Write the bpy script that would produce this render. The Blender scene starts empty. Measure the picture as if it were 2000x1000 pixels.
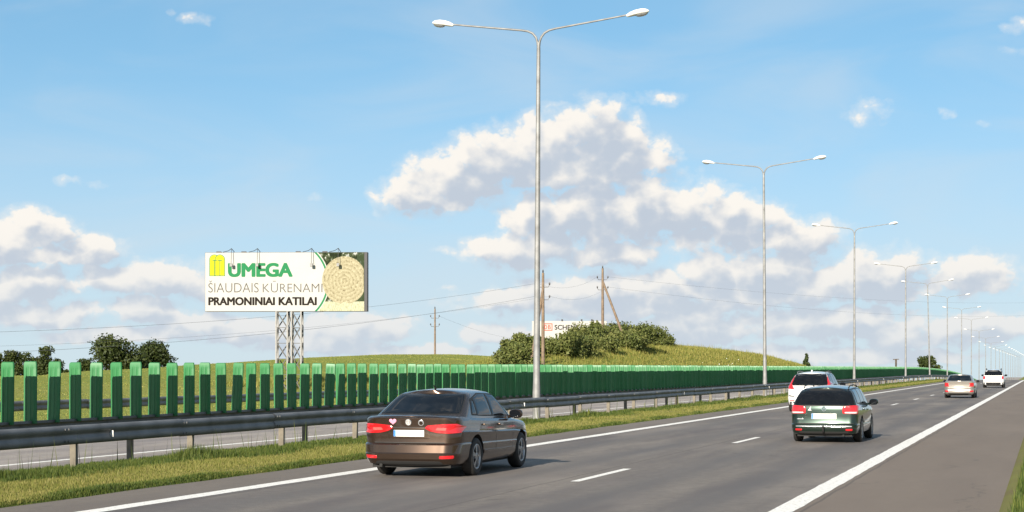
import bpy, bmesh, math, random
import numpy as np
from mathutils import Vector, Matrix
from mathutils.bvhtree import BVHTree

R = math.radians
SC = bpy.context.scene
COL = SC.collection

# ------------------------------------------------------------------ camera
YAW, FPX, HOR, EYE = R(17.08), 3400.0, 718.0, 1.84
cam_d = bpy.data.cameras.new('camera')
cam = bpy.data.objects.new('camera', cam_d)
COL.objects.link(cam)
cam.location = (0, 0, EYE)
cam.rotation_euler = (R(90), 0, YAW)
cam_d.sensor_width = 36
cam_d.lens = 36 * FPX / 2000
cam_d.shift_y = (HOR - 500) / 2000
cam_d.clip_start = 0.1
cam_d.clip_end = 20000
SC.camera = cam

SUN_EL, SUN_SIDE = R(20.0), R(2.6)      # low sun behind the camera, a little to the left of the road axis

# ------------------------------------------------------------------ sky
def px_dir(px, py):
    """azimuth and elevation in degrees (world) of a place in the sky"""
    a = math.atan((px - 1000) / FPX)
    el = math.atan((HOR - py) / FPX * math.cos(a))
    return math.degrees(a - YAW), math.degrees(el)

CLOUDS = [  # sky blobs: where a cloud stands, width and height (all turned into degrees of the sky)
    (820,380,80,34), (880,355,95,50), (960,315,90,50), (1060,295,100,62), (1165,275,90,66), (1230,305,70,56), (1130,335,150,32),
    (1000,490,78,34), (1065,440,80,60), (1160,415,110,66), (1260,415,90,66), (1340,425,90,62), (1430,440,100,52), (1540,462,100,34), (1190,498,80,26),
    (1390,540,60,42), (1500,530,90,46), (1610,560,90,36), (1720,540,115,46), (1905,535,80,34), (1310,560,90,30), (1170,560,150,26),
    (1050,590,150,24), (1250,600,170,28), (1350,640,120,34), (1490,582,150,30), (1620,630,160,34), (1760,650,160,30), (1160,650,160,22), (1900,640,120,26), (960,650,60,20),
    (1280,195,58,17,.02), (1700,215,64,26,.02), (1840,218,34,15,.02), (1918,248,26,10,-.15), (1990,48,42,20,.02), (1985,90,44,14,-.15), (380,38,36,14,-.15), (335,20,18,9,-.15), (160,356,74,11,-.15),
    (620,386,26,12,-.15), (865,490,52,12,-.15), (1090,207,75,9,-.15), (1432,366,40,11,-.15), (1600,505,60,14,-.15), (870,562,50,9,-.15), (2080,560,60,30),
    (60,452,72,36), (0,480,80,38), (180,488,62,28), (90,498,110,16), (60,550,80,28), (0,572,90,26), (230,545,80,24), (330,545,90,34), (420,560,50,30), (150,610,48,20),
    (285,605,75,26), (40,615,80,22), (370,625,90,18), (690,640,110,28), (480,650,90,24), (620,675,120,18), (820,690,120,14), (250,655,160,16), (1420,690,200,16), (1700,695,200,16),
]

def new_group_cloud(det=7, vdet=3.0):
    g = bpy.data.node_groups.new('cloud_field', 'ShaderNodeTree')
    g.interface.new_socket('Vector', in_out='INPUT', socket_type='NodeSocketVector')
    g.interface.new_socket('Density', in_out='OUTPUT', socket_type='NodeSocketFloat')
    N, L = g.nodes, g.links
    gi, go = N.new('NodeGroupInput'), N.new('NodeGroupOutput')
    vec = gi.outputs[0]
    def vm(op, a, b=None, c=None):
        n = N.new('ShaderNodeVectorMath'); n.operation = op
        for k, s in enumerate((a, b, c)):
            if s is None: continue
            if isinstance(s, (tuple, list)): n.inputs[k].default_value = s
            else: L.new(s, n.inputs[k])
        return n
    def ma(op, a, b=None, c=None):
        n = N.new('ShaderNodeMath'); n.operation = op
        for k, s in enumerate((a, b, c)):
            if s is None: continue
            if isinstance(s, (int, float)): n.inputs[k].default_value = s
            else: L.new(s, n.inputs[k])
        return n.outputs[0]
    def noise(scale, detail, rough, v=vec, loc=(0, 0, 0), st=(1, 1, 1)):
        m = vm('MULTIPLY_ADD', v, st, loc)
        n = N.new('ShaderNodeTexNoise'); n.inputs['Scale'].default_value = scale
        n.inputs['Detail'].default_value = detail; n.inputs['Roughness'].default_value = rough
        L.new(m.outputs[0], n.inputs['Vector'])
        return n
    w = noise(1.1, 3, .55)
    wv = vm('SUBTRACT', w.outputs['Color'], (.5, .5, .5)).outputs[0]
    p = vm('MULTIPLY_ADD', wv, (1.2, .7, 0), vec).outputs[0]
    best = None
    for (cx, cy, rx, ry, *amp) in CLOUDS:
        a, e = px_dir(cx, cy)
        ra, re = rx / 56.0, ry / 54.0
        q = vm('MULTIPLY_ADD', p, (1 / ra, 1 / re, 0), (-a / ra, -e / re, 0)).outputs[0]
        d = vm('DOT_PRODUCT', q, q).outputs['Value']
        if amp: d = ma('ADD', d, 1 - amp[0])
        best = d if best is None else ma('MINIMUM', best, d)
    d = ma('SUBTRACT', 1.0, ma('MINIMUM', best, 4.0))
    # beyond the frame the same kind of sky goes on: loose cumulus, thicker towards the horizon
    sx = N.new('ShaderNodeSeparateXYZ'); L.new(vec, sx.inputs[0])
    az, el = sx.outputs[0], sx.outputs[1]
    big = noise(.11, 3, .5, st=(1, 1.9, 1), loc=(31, 7, 0)).outputs['Fac']
    lowband = ma('MULTIPLY', ma('SUBTRACT', 1.0, ma('MINIMUM', ma('DIVIDE', el, 40.0), 1.0)), .8)
    gen = ma('ADD', ma('MULTIPLY_ADD', big, 9.0, -5.4), lowband)
    inside = ma('MAXIMUM', ma('SUBTRACT', ma('ABSOLUTE', ma('ADD', az, 17.1)), 19.5), ma('SUBTRACT', el, 14.0))
    out = N.new('ShaderNodeMapRange'); out.interpolation_type = 'SMOOTHSTEP'
    L.new(inside, out.inputs[0]); out.inputs[1].default_value = 0; out.inputs[2].default_value = 8
    out.inputs[3].default_value = -4; out.inputs[4].default_value = 0
    gen = ma('ADD', ma('MINIMUM', gen, .9), out.outputs[0])
    d = ma('MAXIMUM', d, gen)
    f = noise(1.0, det, .54, st=(1, 1.25, 1), loc=(3.3, 1.2, 5)).outputs['Fac']
    f2 = ma('MULTIPLY_ADD', f, 2.0, -.86)
    # billows: rounded puffs
    pw = vm('MULTIPLY_ADD', wv, (.5, .5, 0), vec).outputs[0]
    vo = N.new('ShaderNodeTexVoronoi'); vo.voronoi_dimensions = '2D'; vo.feature = 'F1'; vo.normalize = False
    L.new(vm('MULTIPLY', pw, (1, 1.25, 1)).outputs[0], vo.inputs['Vector'])
    vo.inputs['Scale'].default_value = 1.1; vo.inputs['Detail'].default_value = vdet; vo.inputs['Roughness'].default_value = .5; vo.inputs['Lacunarity'].default_value = 2.2
    bil = ma('MULTIPLY_ADD', vo.outputs['Distance'], -.8, .76)
    L.new(ma('ADD', d, ma('ADD', f2, bil)), go.inputs[0])
    return g

world = bpy.data.worlds.new('World')
SC.world = world
world.use_nodes = True
wn, wl = world.node_tree.nodes, world.node_tree.links
wn.clear()
w_out = wn.new('ShaderNodeOutputWorld'); w_bg = wn.new('ShaderNodeBackground')
sky = wn.new('ShaderNodeTexSky'); sky.sky_type = 'NISHITA'; sky.sun_disc = False
sky.sun_elevation = SUN_EL; sky.sun_rotation = R(180) + SUN_SIDE
sky.altitude = 100; sky.air_density = 0.6; sky.dust_density = 0.0; sky.ozone_density = 6.0
SKY_STRENGTH = 0.05
w_bg.inputs['Strength'].default_value = SKY_STRENGTH
tc = wn.new('ShaderNodeTexCoord'); sep = wn.new('ShaderNodeSeparateXYZ'); wl.new(tc.outputs['Generated'], sep.inputs[0])
def wmath(op, a, b=None, c=None):
    n = wn.new('ShaderNodeMath'); n.operation = op
    for k, s in enumerate((a, b, c)):
        if s is None: continue
        if isinstance(s, (int, float)): n.inputs[k].default_value = s
        else: wl.new(s, n.inputs[k])
    return n.outputs[0]
azn = wmath('MULTIPLY', wmath('ARCTAN2', sep.outputs[0], sep.outputs[1]), 57.29578)
eln = wmath('MULTIPLY', wmath('ARCSINE', sep.outputs[2]), 57.29578)
cmb = wn.new('ShaderNodeCombineXYZ'); wl.new(azn, cmb.inputs[0]); wl.new(eln, cmb.inputs[1])
grp = new_group_cloud()
g1 = wn.new('ShaderNodeGroup'); g1.node_tree = grp; wl.new(cmb.outputs[0], g1.inputs[0])
off = wn.new('ShaderNodeVectorMath'); off.operation = 'ADD'; wl.new(cmb.outputs[0], off.inputs[0]); off.inputs[1].default_value = (-.25, .50, 0)
g2 = wn.new('ShaderNodeGroup'); g2.node_tree = new_group_cloud(2.5, .6); wl.new(off.outputs[0], g2.inputs[0])
def wmap(v, a, b, c=0.0, d=1.0):
    n = wn.new('ShaderNodeMapRange'); n.interpolation_type = 'SMOOTHSTEP'
    wl.new(v, n.inputs[0]); n.inputs[1].default_value = a; n.inputs[2].default_value = b; n.inputs[3].default_value = c; n.inputs[4].default_value = d
    return n.outputs[0]
cover = wmath('MAXIMUM', wmap(g1.outputs[0], .0, .65, 0, .98), wmap(g1.outputs[0], -.6, .9, 0, .55))
lowf = wn.new('ShaderNodeTexNoise'); lowf.inputs['Scale'].default_value = .6; lowf.inputs['Detail'].default_value = 4; wl.new(cmb.outputs[0], lowf.inputs['Vector'])
relief = wmath('MULTIPLY', wmath('SUBTRACT', g2.outputs[0], g1.outputs[0]), .35)
shade = wmap(wmath('ADD', wmath('ADD', relief, wmath('MULTIPLY', wmath('MINIMUM', g2.outputs[0], 1.5), .6)), wmath('MULTIPLY_ADD', lowf.outputs['Fac'], 1.6, -.8)), -.15, 1.1)
ccol = wn.new('ShaderNodeMix'); ccol.data_type = 'RGBA'
wl.new(shade, ccol.inputs['Factor'])
ccol.inputs['A'].default_value = (9.2, 8.75, 8.1, 1); ccol.inputs['B'].default_value = (5.1, 5.7, 6.55, 1)
tint = wn.new('ShaderNodeMix'); tint.data_type = 'RGBA'; tint.blend_type = 'MULTIPLY'; tint.inputs['Factor'].default_value = 1
gam = wn.new('ShaderNodeGamma'); gam.inputs[1].default_value = .5      # the camera's soft contrast in the sky
wl.new(sky.outputs[0], gam.inputs[0]); wl.new(gam.outputs[0], tint.inputs['A']); tint.inputs['B'].default_value = (2.28, 3.06, 3.08, 1)
far_f = wmap(eln, 0.0, 5.0, .55, 0.0)
hz = wn.new('ShaderNodeMix'); hz.data_type = 'RGBA'; wl.new(far_f, hz.inputs['Factor']); wl.new(ccol.outputs['Result'], hz.inputs['A']); hz.inputs['B'].default_value = (5.9, 6.6, 7.3, 1)
ccol = hz
mixc = wn.new('ShaderNodeMix'); mixc.data_type = 'RGBA'
wl.new(cover, mixc.inputs['Factor'])
cir_m = wn.new('ShaderNodeVectorMath'); cir_m.operation = 'MULTIPLY'; wl.new(cmb.outputs[0], cir_m.inputs[0]); cir_m.inputs[1].default_value = (.10, .34, 1)
cir = wn.new('ShaderNodeTexNoise'); cir.inputs['Scale'].default_value = 1.0; cir.inputs['Detail'].default_value = 6; cir.inputs['Distortion'].default_value = .8; wl.new(cir_m.outputs[0], cir.inputs['Vector'])
thin = wn.new('ShaderNodeMix'); thin.data_type = 'RGBA'; wl.new(wmap(cir.outputs['Fac'], .38, .75, 0.0, .34), thin.inputs['Factor'])
wl.new(tint.outputs['Result'], thin.inputs['A']); thin.inputs['B'].default_value = (6.3, 6.9, 7.4, 1)
tint = thin
air = wn.new('ShaderNodeMix'); air.data_type = 'RGBA'; wl.new(wmap(eln, -1.0, 11.0, .78, 0.0), air.inputs['Factor'])
wl.new(tint.outputs['Result'], air.inputs['A']); air.inputs['B'].default_value = (6.1, 6.75, 7.3, 1)
wl.new(air.outputs['Result'], mixc.inputs['A']); wl.new(ccol.outputs['Result'], mixc.inputs['B'])
wl.new(mixc.outputs['Result'], w_bg.inputs['Color']); wl.new(w_bg.outputs[0], w_out.inputs[0])

# ------------------------------------------------------------------ sun and exposure
sl = bpy.data.lights.new('sun', 'SUN'); sl.energy = 4.8; sl.angle = R(.53); sl.color = (1.0, .90, .76)
sun = bpy.data.objects.new('sun', sl); COL.objects.link(sun)
ldir = Vector((math.sin(SUN_SIDE) * math.cos(SUN_EL), math.cos(SUN_SIDE) * math.cos(SUN_EL), -math.sin(SUN_EL)))
sun.rotation_euler = ldir.to_track_quat('-Z', 'Y').to_euler()
sun.location = (-10, -40, 30)
SC.view_settings.view_transform = 'Standard'
SC.view_settings.look = 'None'
SC.view_settings.exposure = 1.10
SC.view_settings.gamma = 1
SC.view_settings.use_curve_mapping = False
SC.render.engine = 'CYCLES'
SC.cycles.use_denoising = True
SC.cycles.max_bounces = 6
SC.cycles.transparent_max_bounces = 8

# ------------------------------------------------------------------ helpers
def tag(o, label=None, cat=None, group=None, kind=None):
    if label: o['label'] = label
    if cat: o['category'] = cat
    if group: o['group'] = group
    if kind: o['kind'] = kind
    return o

def empty(name, loc=(0, 0, 0), rz=0.0):
    o = bpy.data.objects.new(name, None); o.empty_display_size = .2
    o.location = loc; o.rotation_euler = (0, 0, rz); COL.objects.link(o)
    return o

def link(name, me, parent=None, loc=None, rot=None):
    o = bpy.data.objects.new(name, me); COL.objects.link(o)
    if parent is not None: o.parent = parent
    if loc is not None: o.location = loc
    if rot is not None: o.rotation_euler = rot
    return o

class MB:
    def __init__(s): s.v = []; s.f = []; s.sm = []
    def add(s, vs, fs, smooth=False):
        b = len(s.v); s.v += [tuple(x) for x in vs]
        for f in fs: s.f.append(tuple(b + i for i in f)); s.sm.append(smooth)
    def box(s, x0, x1, y0, y1, z0, z1):
        s.add([(x0,y0,z0),(x1,y0,z0),(x1,y1,z0),(x0,y1,z0),(x0,y0,z1),(x1,y0,z1),(x1,y1,z1),(x0,y1,z1)],
              [(0,3,2,1),(4,5,6,7),(0,1,5,4),(1,2,6,5),(2,3,7,6),(3,0,4,7)])
    def bar(s, a, b, w, h=None):
        h = h or w; a = Vector(a); b = Vector(b); d = (b - a).normalized()
        u = d.cross(Vector((0, 0, 1)))
        if u.length < .01: u = Vector((1, 0, 0))
        u.normalize(); n = u.cross(d)
        vs = []
        for p in (a, b):
            for (i, j) in ((-1,-1),(1,-1),(1,1),(-1,1)): vs.append(p + u * i * w / 2 + n * j * h / 2)
        s.add(vs, [(0,1,2,3),(7,6,5,4),(0,4,5,1),(1,5,6,2),(2,6,7,3),(3,7,4,0)])
    def tube(s, pts, rad, n=8, caps=True):
        pts = [Vector(p) for p in pts]
        if not isinstance(rad, (list, tuple)): rad = [rad] * len(pts)
        vs = []; fs = []; ref = Vector((.3, .2, 1)).normalized()
        for i, p in enumerate(pts):
            d = (pts[min(i+1, len(pts)-1)] - pts[max(i-1, 0)]).normalized()
            u = d.cross(ref)
            if u.length < .05: u = d.cross(Vector((1, 0, 0)))
            u.normalize(); w = d.cross(u)
            for k in range(n):
                a = 2 * math.pi * k / n
                vs.append(p + (u * math.cos(a) + w * math.sin(a)) * rad[i])
        for i in range(len(pts) - 1):
            for k in range(n):
                fs.append((i*n+k, i*n+(k+1) % n, (i+1)*n+(k+1) % n, (i+1)*n+k))
        s.add(vs, fs, True)
        if caps:
            b = len(vs)
            s.add(vs[:n], [tuple(range(n))]); s.add(vs[b-n:], [tuple(reversed(range(n)))])
    def mesh(s, name, mat=None):
        me = bpy.data.meshes.new(name); me.from_pydata(s.v, [], s.f)
        me.polygons.foreach_set('use_smooth', s.sm)
        if mat: me.materials.append(mat)
        me.update(); return me
    def build(s, name, mat, parent=None, loc=None, rot=None):
        return link(name, s.mesh(name, mat), parent, loc, rot)

def fast_mesh(name, verts, faces, mat, attr=None):
    """verts (n,3) array, faces (m,k) array of one size; attr = per-vertex float 'tone'"""
    verts = np.asarray(verts, np.float32); faces = np.asarray(faces, np.int32); k = faces.shape[1]
    me = bpy.data.meshes.new(name)
    me.vertices.add(len(verts)); me.vertices.foreach_set('co', verts.ravel())
    me.loops.add(faces.size); me.loops.foreach_set('vertex_index', faces.ravel())
    me.polygons.add(len(faces)); me.polygons.foreach_set('loop_start', np.arange(0, faces.size, k, dtype=np.int32))
    if attr is not None:
        a = me.attributes.new('tone', 'FLOAT', 'POINT'); a.data.foreach_set('value', np.asarray(attr, np.float32))
    if mat: me.materials.append(mat)
    me.update(calc_edges=True)
    return me

# ------------------------------------------------------------------ materials
KA = .80      # surfaces are darker than they look in the bright exposure
class NT:
    def __init__(s, name):
        s.m = bpy.data.materials.new(name); s.m.use_nodes = True
        s.n, s.l = s.m.node_tree.nodes, s.m.node_tree.links
        s.b = s.n['Principled BSDF']
    def node(s, t, **kw):
        n = s.n.new(t)
        for k, v in kw.items(): setattr(n, k, v)
        return n
    def coord(s, out='Object', sc=(1, 1, 1)):
        t = s.node('ShaderNodeTexCoord'); m = s.node('ShaderNodeMapping'); m.inputs['Scale'].default_value = sc
        s.l.new(t.outputs[out], m.inputs[0]); return m.outputs[0]
    def noise(s, v, scale, detail=4, rough=.55, out='Fac'):
        n = s.node('ShaderNodeTexNoise'); n.inputs['Scale'].default_value = scale
        n.inputs['Detail'].default_value = detail; n.inputs['Roughness'].default_value = rough
        s.l.new(v, n.inputs['Vector']); return n.outputs[out]
    def ramp(s, f, stops):
        r = s.node('ShaderNodeValToRGB'); e = r.color_ramp.elements
        while len(e) < len(stops): e.new(.5)
        for x, (p, c) in zip(e, stops): x.position = p; x.color = (*c, 1) if len(c) == 3 else c
        s.l.new(f, r.inputs[0]); return r.outputs[0]
    def mix(s, f, a, b, mode='MIX'):
        n = s.node('ShaderNodeMix', data_type='RGBA', blend_type=mode)
        for sock, v in (('Factor', f), ('A', a), ('B', b)):
            if isinstance(v, (int, float)): n.inputs[sock].default_value = v
            elif isinstance(v, tuple): n.inputs[sock].default_value = (*v, 1)
            else: s.l.new(v, n.inputs[sock])
        return n.outputs['Result']
    def math(s, op, a, b=None, c=None):
        n = s.node('ShaderNodeMath', operation=op)
        for k, v in enumerate((a, b, c)):
            if v is None: continue
            if isinstance(v, (int, float)): n.inputs[k].default_value = v
            else: s.l.new(v, n.inputs[k])
        return n.outputs[0]
    def bump(s, h, st=.3, dist=.02):
        n = s.node('ShaderNodeBump'); n.inputs['Strength'].default_value = st; n.inputs['Distance'].default_value = dist
        s.l.new(h, n.inputs['Height']); s.l.new(n.outputs[0], s.b.inputs['Normal'])
    def set(s, **kw):
        for k, v in kw.items():
            k = {'rough': 'Roughness', 'metal': 'Metallic', 'color': 'Base Color', 'coat': 'Coat Weight', 'coatr': 'Coat Roughness',
                 'spec': 'Specular IOR Level', 'alpha': 'Alpha', 'trans': 'Transmission Weight'}.get(k, k)
            i = s.b.inputs[k]
            if isinstance(v, (int, float)): i.default_value = v
            elif isinstance(v, tuple): i.default_value = (*v, 1)
            else: s.l.new(v, i)
        return s

def mat(name, col, rough=.5, metal=0., coat=0., spec=.5, var=.12, scale=6., **kw):
    t = NT(name); v = t.coord(); col = tuple(x * KA for x in col)
    n = t.noise(v, scale, 5)
    lo = tuple(c * (1 - var) for c in col); hi = tuple(min(1, c * (1 + var)) for c in col)
    t.set(color=t.ramp(n, [(.3, lo), (.7, hi)]), rough=rough, metal=metal, coat=coat, spec=spec, **kw)
    return t.m

def paint(name, col, metal=.5, rough=.32):
    t = NT(name); v = t.coord(); col = tuple(x * KA for x in col)
    n = t.noise(v, 900, 2); d = t.noise(v, 3, 5)
    c = t.mix(n, tuple(x * .85 for x in col), tuple(min(1, x * 1.15) for x in col))
    c = t.mix(t.math('MULTIPLY', d, .06), c, (.20, .17, .14))
    t.set(color=c, metal=metal, rough=rough, coat=.8, coatr=.06)
    return t.m

M = {}
M['galv'] = mat('galvanised_steel', (.25, .255, .255), .6, .3, var=.28, scale=2.5)
M['rail'] = mat('weathered_rail_steel', (.19, .19, .192), .55, .35, var=.3, scale=1.6)
M['post'] = mat('post_steel', (.17, .15, .115), .7, .1, var=.25, scale=4)
M['dark'] = mat('dark_rubber', (.012, .012, .012), .6, scale=20)
M['tyre'] = mat('tyre_rubber', (.018, .017, .016), .75, scale=30)
M['rim'] = mat('alloy_rim', (.42, .42, .43), .3, .9, scale=10)
M['under'] = mat('underbody', (.010, .010, .010), .8, scale=10)
M['chrome'] = mat('chrome', (.8, .8, .8), .12, 1., var=.03)
M['white'] = mat('white_plastic', (.80, .80, .78), .35, var=.04)
M['plate'] = mat('plate_white', (.82, .82, .80), .3, var=.05, scale=30)
M['blue'] = mat('plate_blue', (.05, .22, .62), .35)
def glassmat(name, col, rough=.04):
    t = NT(name); n = t.noise(t.coord(), 5, 4)
    t.set(color=t.ramp(n, [(.3, tuple(c * .6 for c in col)), (.7, col)]), rough=rough, spec=.28); return t.m
M['glass'] = glassmat('tinted_window_glass', (.006, .007, .009))
M['red'] = None
t = NT('red_lamp_lens'); v = t.coord(); n = t.noise(v, 40, 3); b = t.noise(v, 9, 2)
t.set(color=t.mix(b, t.ramp(n, [(.35, (.30, .005, .008)), (.7, (.50, .012, .015))]), (.46, .01, .015)), rough=.12, coat=1., coatr=.03); M['red'] = t.m
M['red_highlight'] = mat('red_lens_highlight', (.62, .10, .09), .1, coat=1., var=.2, scale=40)  # pale red that paints the bright highlight on a red lamp
M['lens'] = mat('clear_lens', (.7, .68, .66), .12, .2, coat=1., var=.15, scale=40)
M['pink'] = mat('pink_sticker', (.85, .32, .45), .4, var=.15, scale=30)
M['silver'] = mat('silver_badge', (.75, .77, .8), .22, .8, var=.15, scale=40)
t = NT('green_paddle_plastic'); v = t.coord(); oi = t.node('ShaderNodeObjectInfo')
n = t.noise(v, 3, 5)
c = t.ramp(n, [(.25, (.016, .125, .036)), (.75, (.024, .165, .050))])
c = t.mix(t.math('MULTIPLY', oi.outputs['Random'], .6), c, (.042, .17, .068))
d = t.noise(t.coord(sc=(8, 8, .8)), 6, 4)
c = t.mix(t.ramp(d, [(.5, (0, 0, 0)), (.8, (.4, .4, .4))]), c, (.075, .12, .06))
t.set(color=c, rough=.42, spec=.45); M['paddle'] = t.m

# asphalt: lanes with worn wheel tracks, brownish shoulder, speckle, stains
def asphalt(name, base, tracks=True, tint=(.9, .9, 1.0)):
    t = NT(name); v = t.coord(); base = tuple(x * KA for x in base)
    fine = t.noise(v, 38, 4, .75); mid = t.noise(v, 5, 6, .7); big = t.noise(t.coord(sc=(1, .09, 1)), .9, 5, .6); pat = t.noise(t.coord(sc=(1, .25, 1)), .5, 4)
    c = t.ramp(fine, [(.25, tuple(x * .5 for x in base)), (.5, base), (.78, tuple(x * 1.65 for x in base))])
    c = t.mix(t.ramp(mid, [(.42, (0, 0, 0)), (.62, (.8, .8, .8))]), c, tuple(x * .70 for x in base))
    c = t.mix(t.ramp(big, [(.42, (0, 0, 0)), (.62, (.85, .85, .85))]), c, tuple(x * .64 * y for x, y in zip(base, tint)))
    c = t.mix(t.ramp(pat, [(.48, (0, 0, 0)), (.68, (.6, .6, .6))]), c, tuple(x * 1.4 for x in base))
    if tracks:
        s = t.node('ShaderNodeSeparateXYZ'); t.l.new(t.coord(), s.inputs[0])
        # two wheel tracks in each lane, worn darker and bluish where tyres polish the stone
        wob = t.math('MULTIPLY_ADD', t.noise(t.coord(sc=(.2, .05, 1)), 1, 2), .5, -.25)
        x = t.math('ADD', s.outputs[0], wob)
        tot = None
        for cx in (-4.45, -6.15, -8.55, -10.35):
            d = t.math('DIVIDE', t.math('SUBTRACT', x, cx), .42)
            g = t.math('POWER', 2.718, t.math('MULTIPLY', t.math('MULTIPLY', d, d), -1.0))
            tot = g if tot is None else t.math('ADD', tot, g)
        c = t.mix(t.math('MULTIPLY', tot, t.math('MULTIPLY_ADD', big, 1.1, .2)), c, tuple(x * .62 * y for x, y in zip(base, (.95, 1.0, 1.12))))
        sh = t.math('GREATER_THAN', s.outputs[0], -3.1)
        c = t.mix(t.math('MULTIPLY', sh, .75), c, t.mix(fine, tuple(x * .66 * y for x, y in zip(base, (1.10, .98, .86))), tuple(x * 1.06 * y for x, y in zip(base, (1.10, .98, .86)))))
        sh2 = t.math('LESS_THAN', s.outputs[0], -11.8)
        c = t.mix(t.math('MULTIPLY', sh2, .6), c, t.mix(fine, tuple(x * .65 * y for x, y in zip(base, (1.03, .97, .9))), tuple(x * .95 * y for x, y in zip(base, (1.03, .97, .9)))))
    # cracks: thin dark veins where the surface has opened, sealed lengthwise joints
    vo = t.node('ShaderNodeTexVoronoi', feature='DISTANCE_TO_EDGE'); vo.inputs['Scale'].default_value = .16
    wv_ = t.node('ShaderNodeVectorMath', operation='MULTIPLY_ADD'); t.l.new(t.noise(t.coord(), 1.3, 5, .6, 'Color'), wv_.inputs[0]); wv_.inputs[1].default_value = (1.4, 1.4, 0); t.l.new(t.coord(sc=(1, .6, 1)), wv_.inputs[2])
    t.l.new(wv_.outputs[0], vo.inputs['Vector'])
    crack = t.math('MULTIPLY', t.math('LESS_THAN', vo.outputs['Distance'], .0035), t.math('GREATER_THAN', t.noise(t.coord(), .07, 3), .5))
    c = t.mix(t.math('MULTIPLY', crack, .35), c, tuple(x * .3 for x in base))
    sp = t.noise(t.coord(sc=(1, .5, 1)), 1.7, 2, .4)
    c = t.mix(t.ramp(sp, [(.74, (0, 0, 0)), (.78, (.6, .6, .6))]), c, tuple(x * .5 for x in base))
    if tracks:
        jw = t.math('MULTIPLY_ADD', t.noise(t.coord(sc=(0, .6, 0)), 1, 4), .12, -.06)
        for jx in (-7.62, -11.36, -3.0):
            jj = t.math('LESS_THAN', t.math('ABSOLUTE', t.math('SUBTRACT', t.math('ADD', s.outputs[0], jw), jx)), .022)
            c = t.mix(t.math('MULTIPLY', jj, .6), c, tuple(x * .38 for x in base))
    t.set(color=c, rough=.78, spec=.35); t.bump(fine, .5, .015)
    return t.m
M['road'] = asphalt('asphalt', (.232, .202, .174))
M['road2'] = asphalt('asphalt_pale', (.40, .35, .305), False)
t = NT('road_paint'); v = t.coord(); n = t.noise(v, 14, 7, .75)
t.set(color=t.ramp(n, [(.33, (.22, .19, .17)), (.41, (.60, .57, .52)), (.5, (.83, .80, .74)), (.8, (.88, .85, .80))]), rough=.6); M['paint'] = t.m

# terrain: field greens, dry patches, brown earth beside the asphalt
t = NT('grassland'); v = t.coord()
a = t.noise(t.coord(sc=(1, .35, 1)), .045, 5, .6); b = t.noise(v, .6, 5, .65); c3 = t.noise(v, 7, 4, .7)
c = t.ramp(a, [(.3, (.175, .225, .040)), (.5, (.235, .265, .052)), (.7, (.31, .29, .085))])
c = t.mix(t.ramp(b, [(.35, (0, 0, 0)), (.75, (.45, .45, .45))]), c, (.14, .19, .030))
c = t.mix(t.ramp(c3, [(.4, (0, 0, 0)), (.75, (.3, .3, .3))]), c, (.27, .25, .08))
s = t.node('ShaderNodeSeparateXYZ'); t.l.new(v, s.inputs[0])
near = t.math('MULTIPLY', t.math('GREATER_THAN', s.outputs[0], -19.2), t.math('LESS_THAN', s.outputs[0], 1.0))
c = t.mix(t.math('MULTIPLY', near, t.ramp(b, [(.3, (.35, .35, .35)), (.7, (.85, .85, .85))])), c, (.17, .135, .07))
c = t.mix(1.0, c, (KA, KA, KA), 'MULTIPLY'); t.set(color=c, rough=.95, spec=.1); t.bump(c3, .25, .05); M['ground'] = t.m

def bladem(name, stops, transl=.25):
    t = NT(name); at = t.node('ShaderNodeAttribute', attribute_name='tone')
    v = t.coord(); n = t.noise(v, .9, 4)
    f = t.math('ADD', t.math('MULTIPLY', at.outputs['Fac'], .65), t.math('MULTIPLY', n, .35))
    c = t.ramp(f, [(p_, tuple(x * KA for x in k_)) for p_, k_ in stops]); t.set(color=c, rough=.6, spec=.25)
    tr = t.node('ShaderNodeBsdfTranslucent'); t.l.new(c, tr.inputs[0])
    mx = t.node('ShaderNodeMixShader'); mx.inputs[0].default_value = transl
    t.l.new(t.b.outputs[0], mx.inputs[1]); t.l.new(tr.outputs[0], mx.inputs[2])
    t.l.new(mx.outputs[0], t.n['Material Output'].inputs[0]); return t.m
M['mown'] = bladem('mown_grass', [(.15, (.10, .13, .02)), (.4, (.175, .19, .037)), (.65, (.255, .24, .066)), (.9, (.34, .29, .115))])
M['tall'] = bladem('tall_grass', [(.15, (.028, .058, .009)), (.45, (.065, .105, .016)), (.75, (.125, .155, .027)), (.95, (.21, .20, .055))])
M['meadow'] = bladem('meadow_grass', [(.15, (.13, .165, .026)), (.45, (.225, .23, .045)), (.7, (.315, .28, .075)), (.95, (.41, .35, .12))])
M['field'] = bladem('field_grass', [(.15, (.17, .22, .036)), (.45, (.24, .265, .052)), (.7, (.30, .29, .075)), (.95, (.38, .33, .11))])
M['leaf_tree'] = bladem('tree_leaves', [(.1, (.020, .034, .008)), (.5, (.045, .063, .014)), (.95, (.085, .10, .024))], .2)
M['leaf_shrub'] = bladem('shrub_leaves', [(.1, (.055, .08, .019)), (.5, (.125, .15, .038)), (.95, (.25, .25, .085))], .2)
M['leaf_con'] = bladem('conifer_needles', [(.1, (.025, .042, .014)), (.9, (.07, .095, .03))], .1)
M['bark'] = mat('bark', (.085, .065, .045), .9, var=.4, scale=3)
M['wood'] = mat('weathered_wood', (.20, .145, .10), .85, var=.3, scale=3)
M['insul'] = mat('insulator', (.05, .045, .045), .3, scale=20)
M['wirem'] = mat('aged_wire', (.16, .17, .18), .6, .2)
M['flower'] = mat('white_flowers', (.75, .74, .66), .8)

# ------------------------------------------------------------------ terrain and roads
def smooth(a, b, x):
    t = np.clip((np.asarray(x, float) - a) / (b - a), 0, 1); return t * t * (3 - 2 * t)

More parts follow.
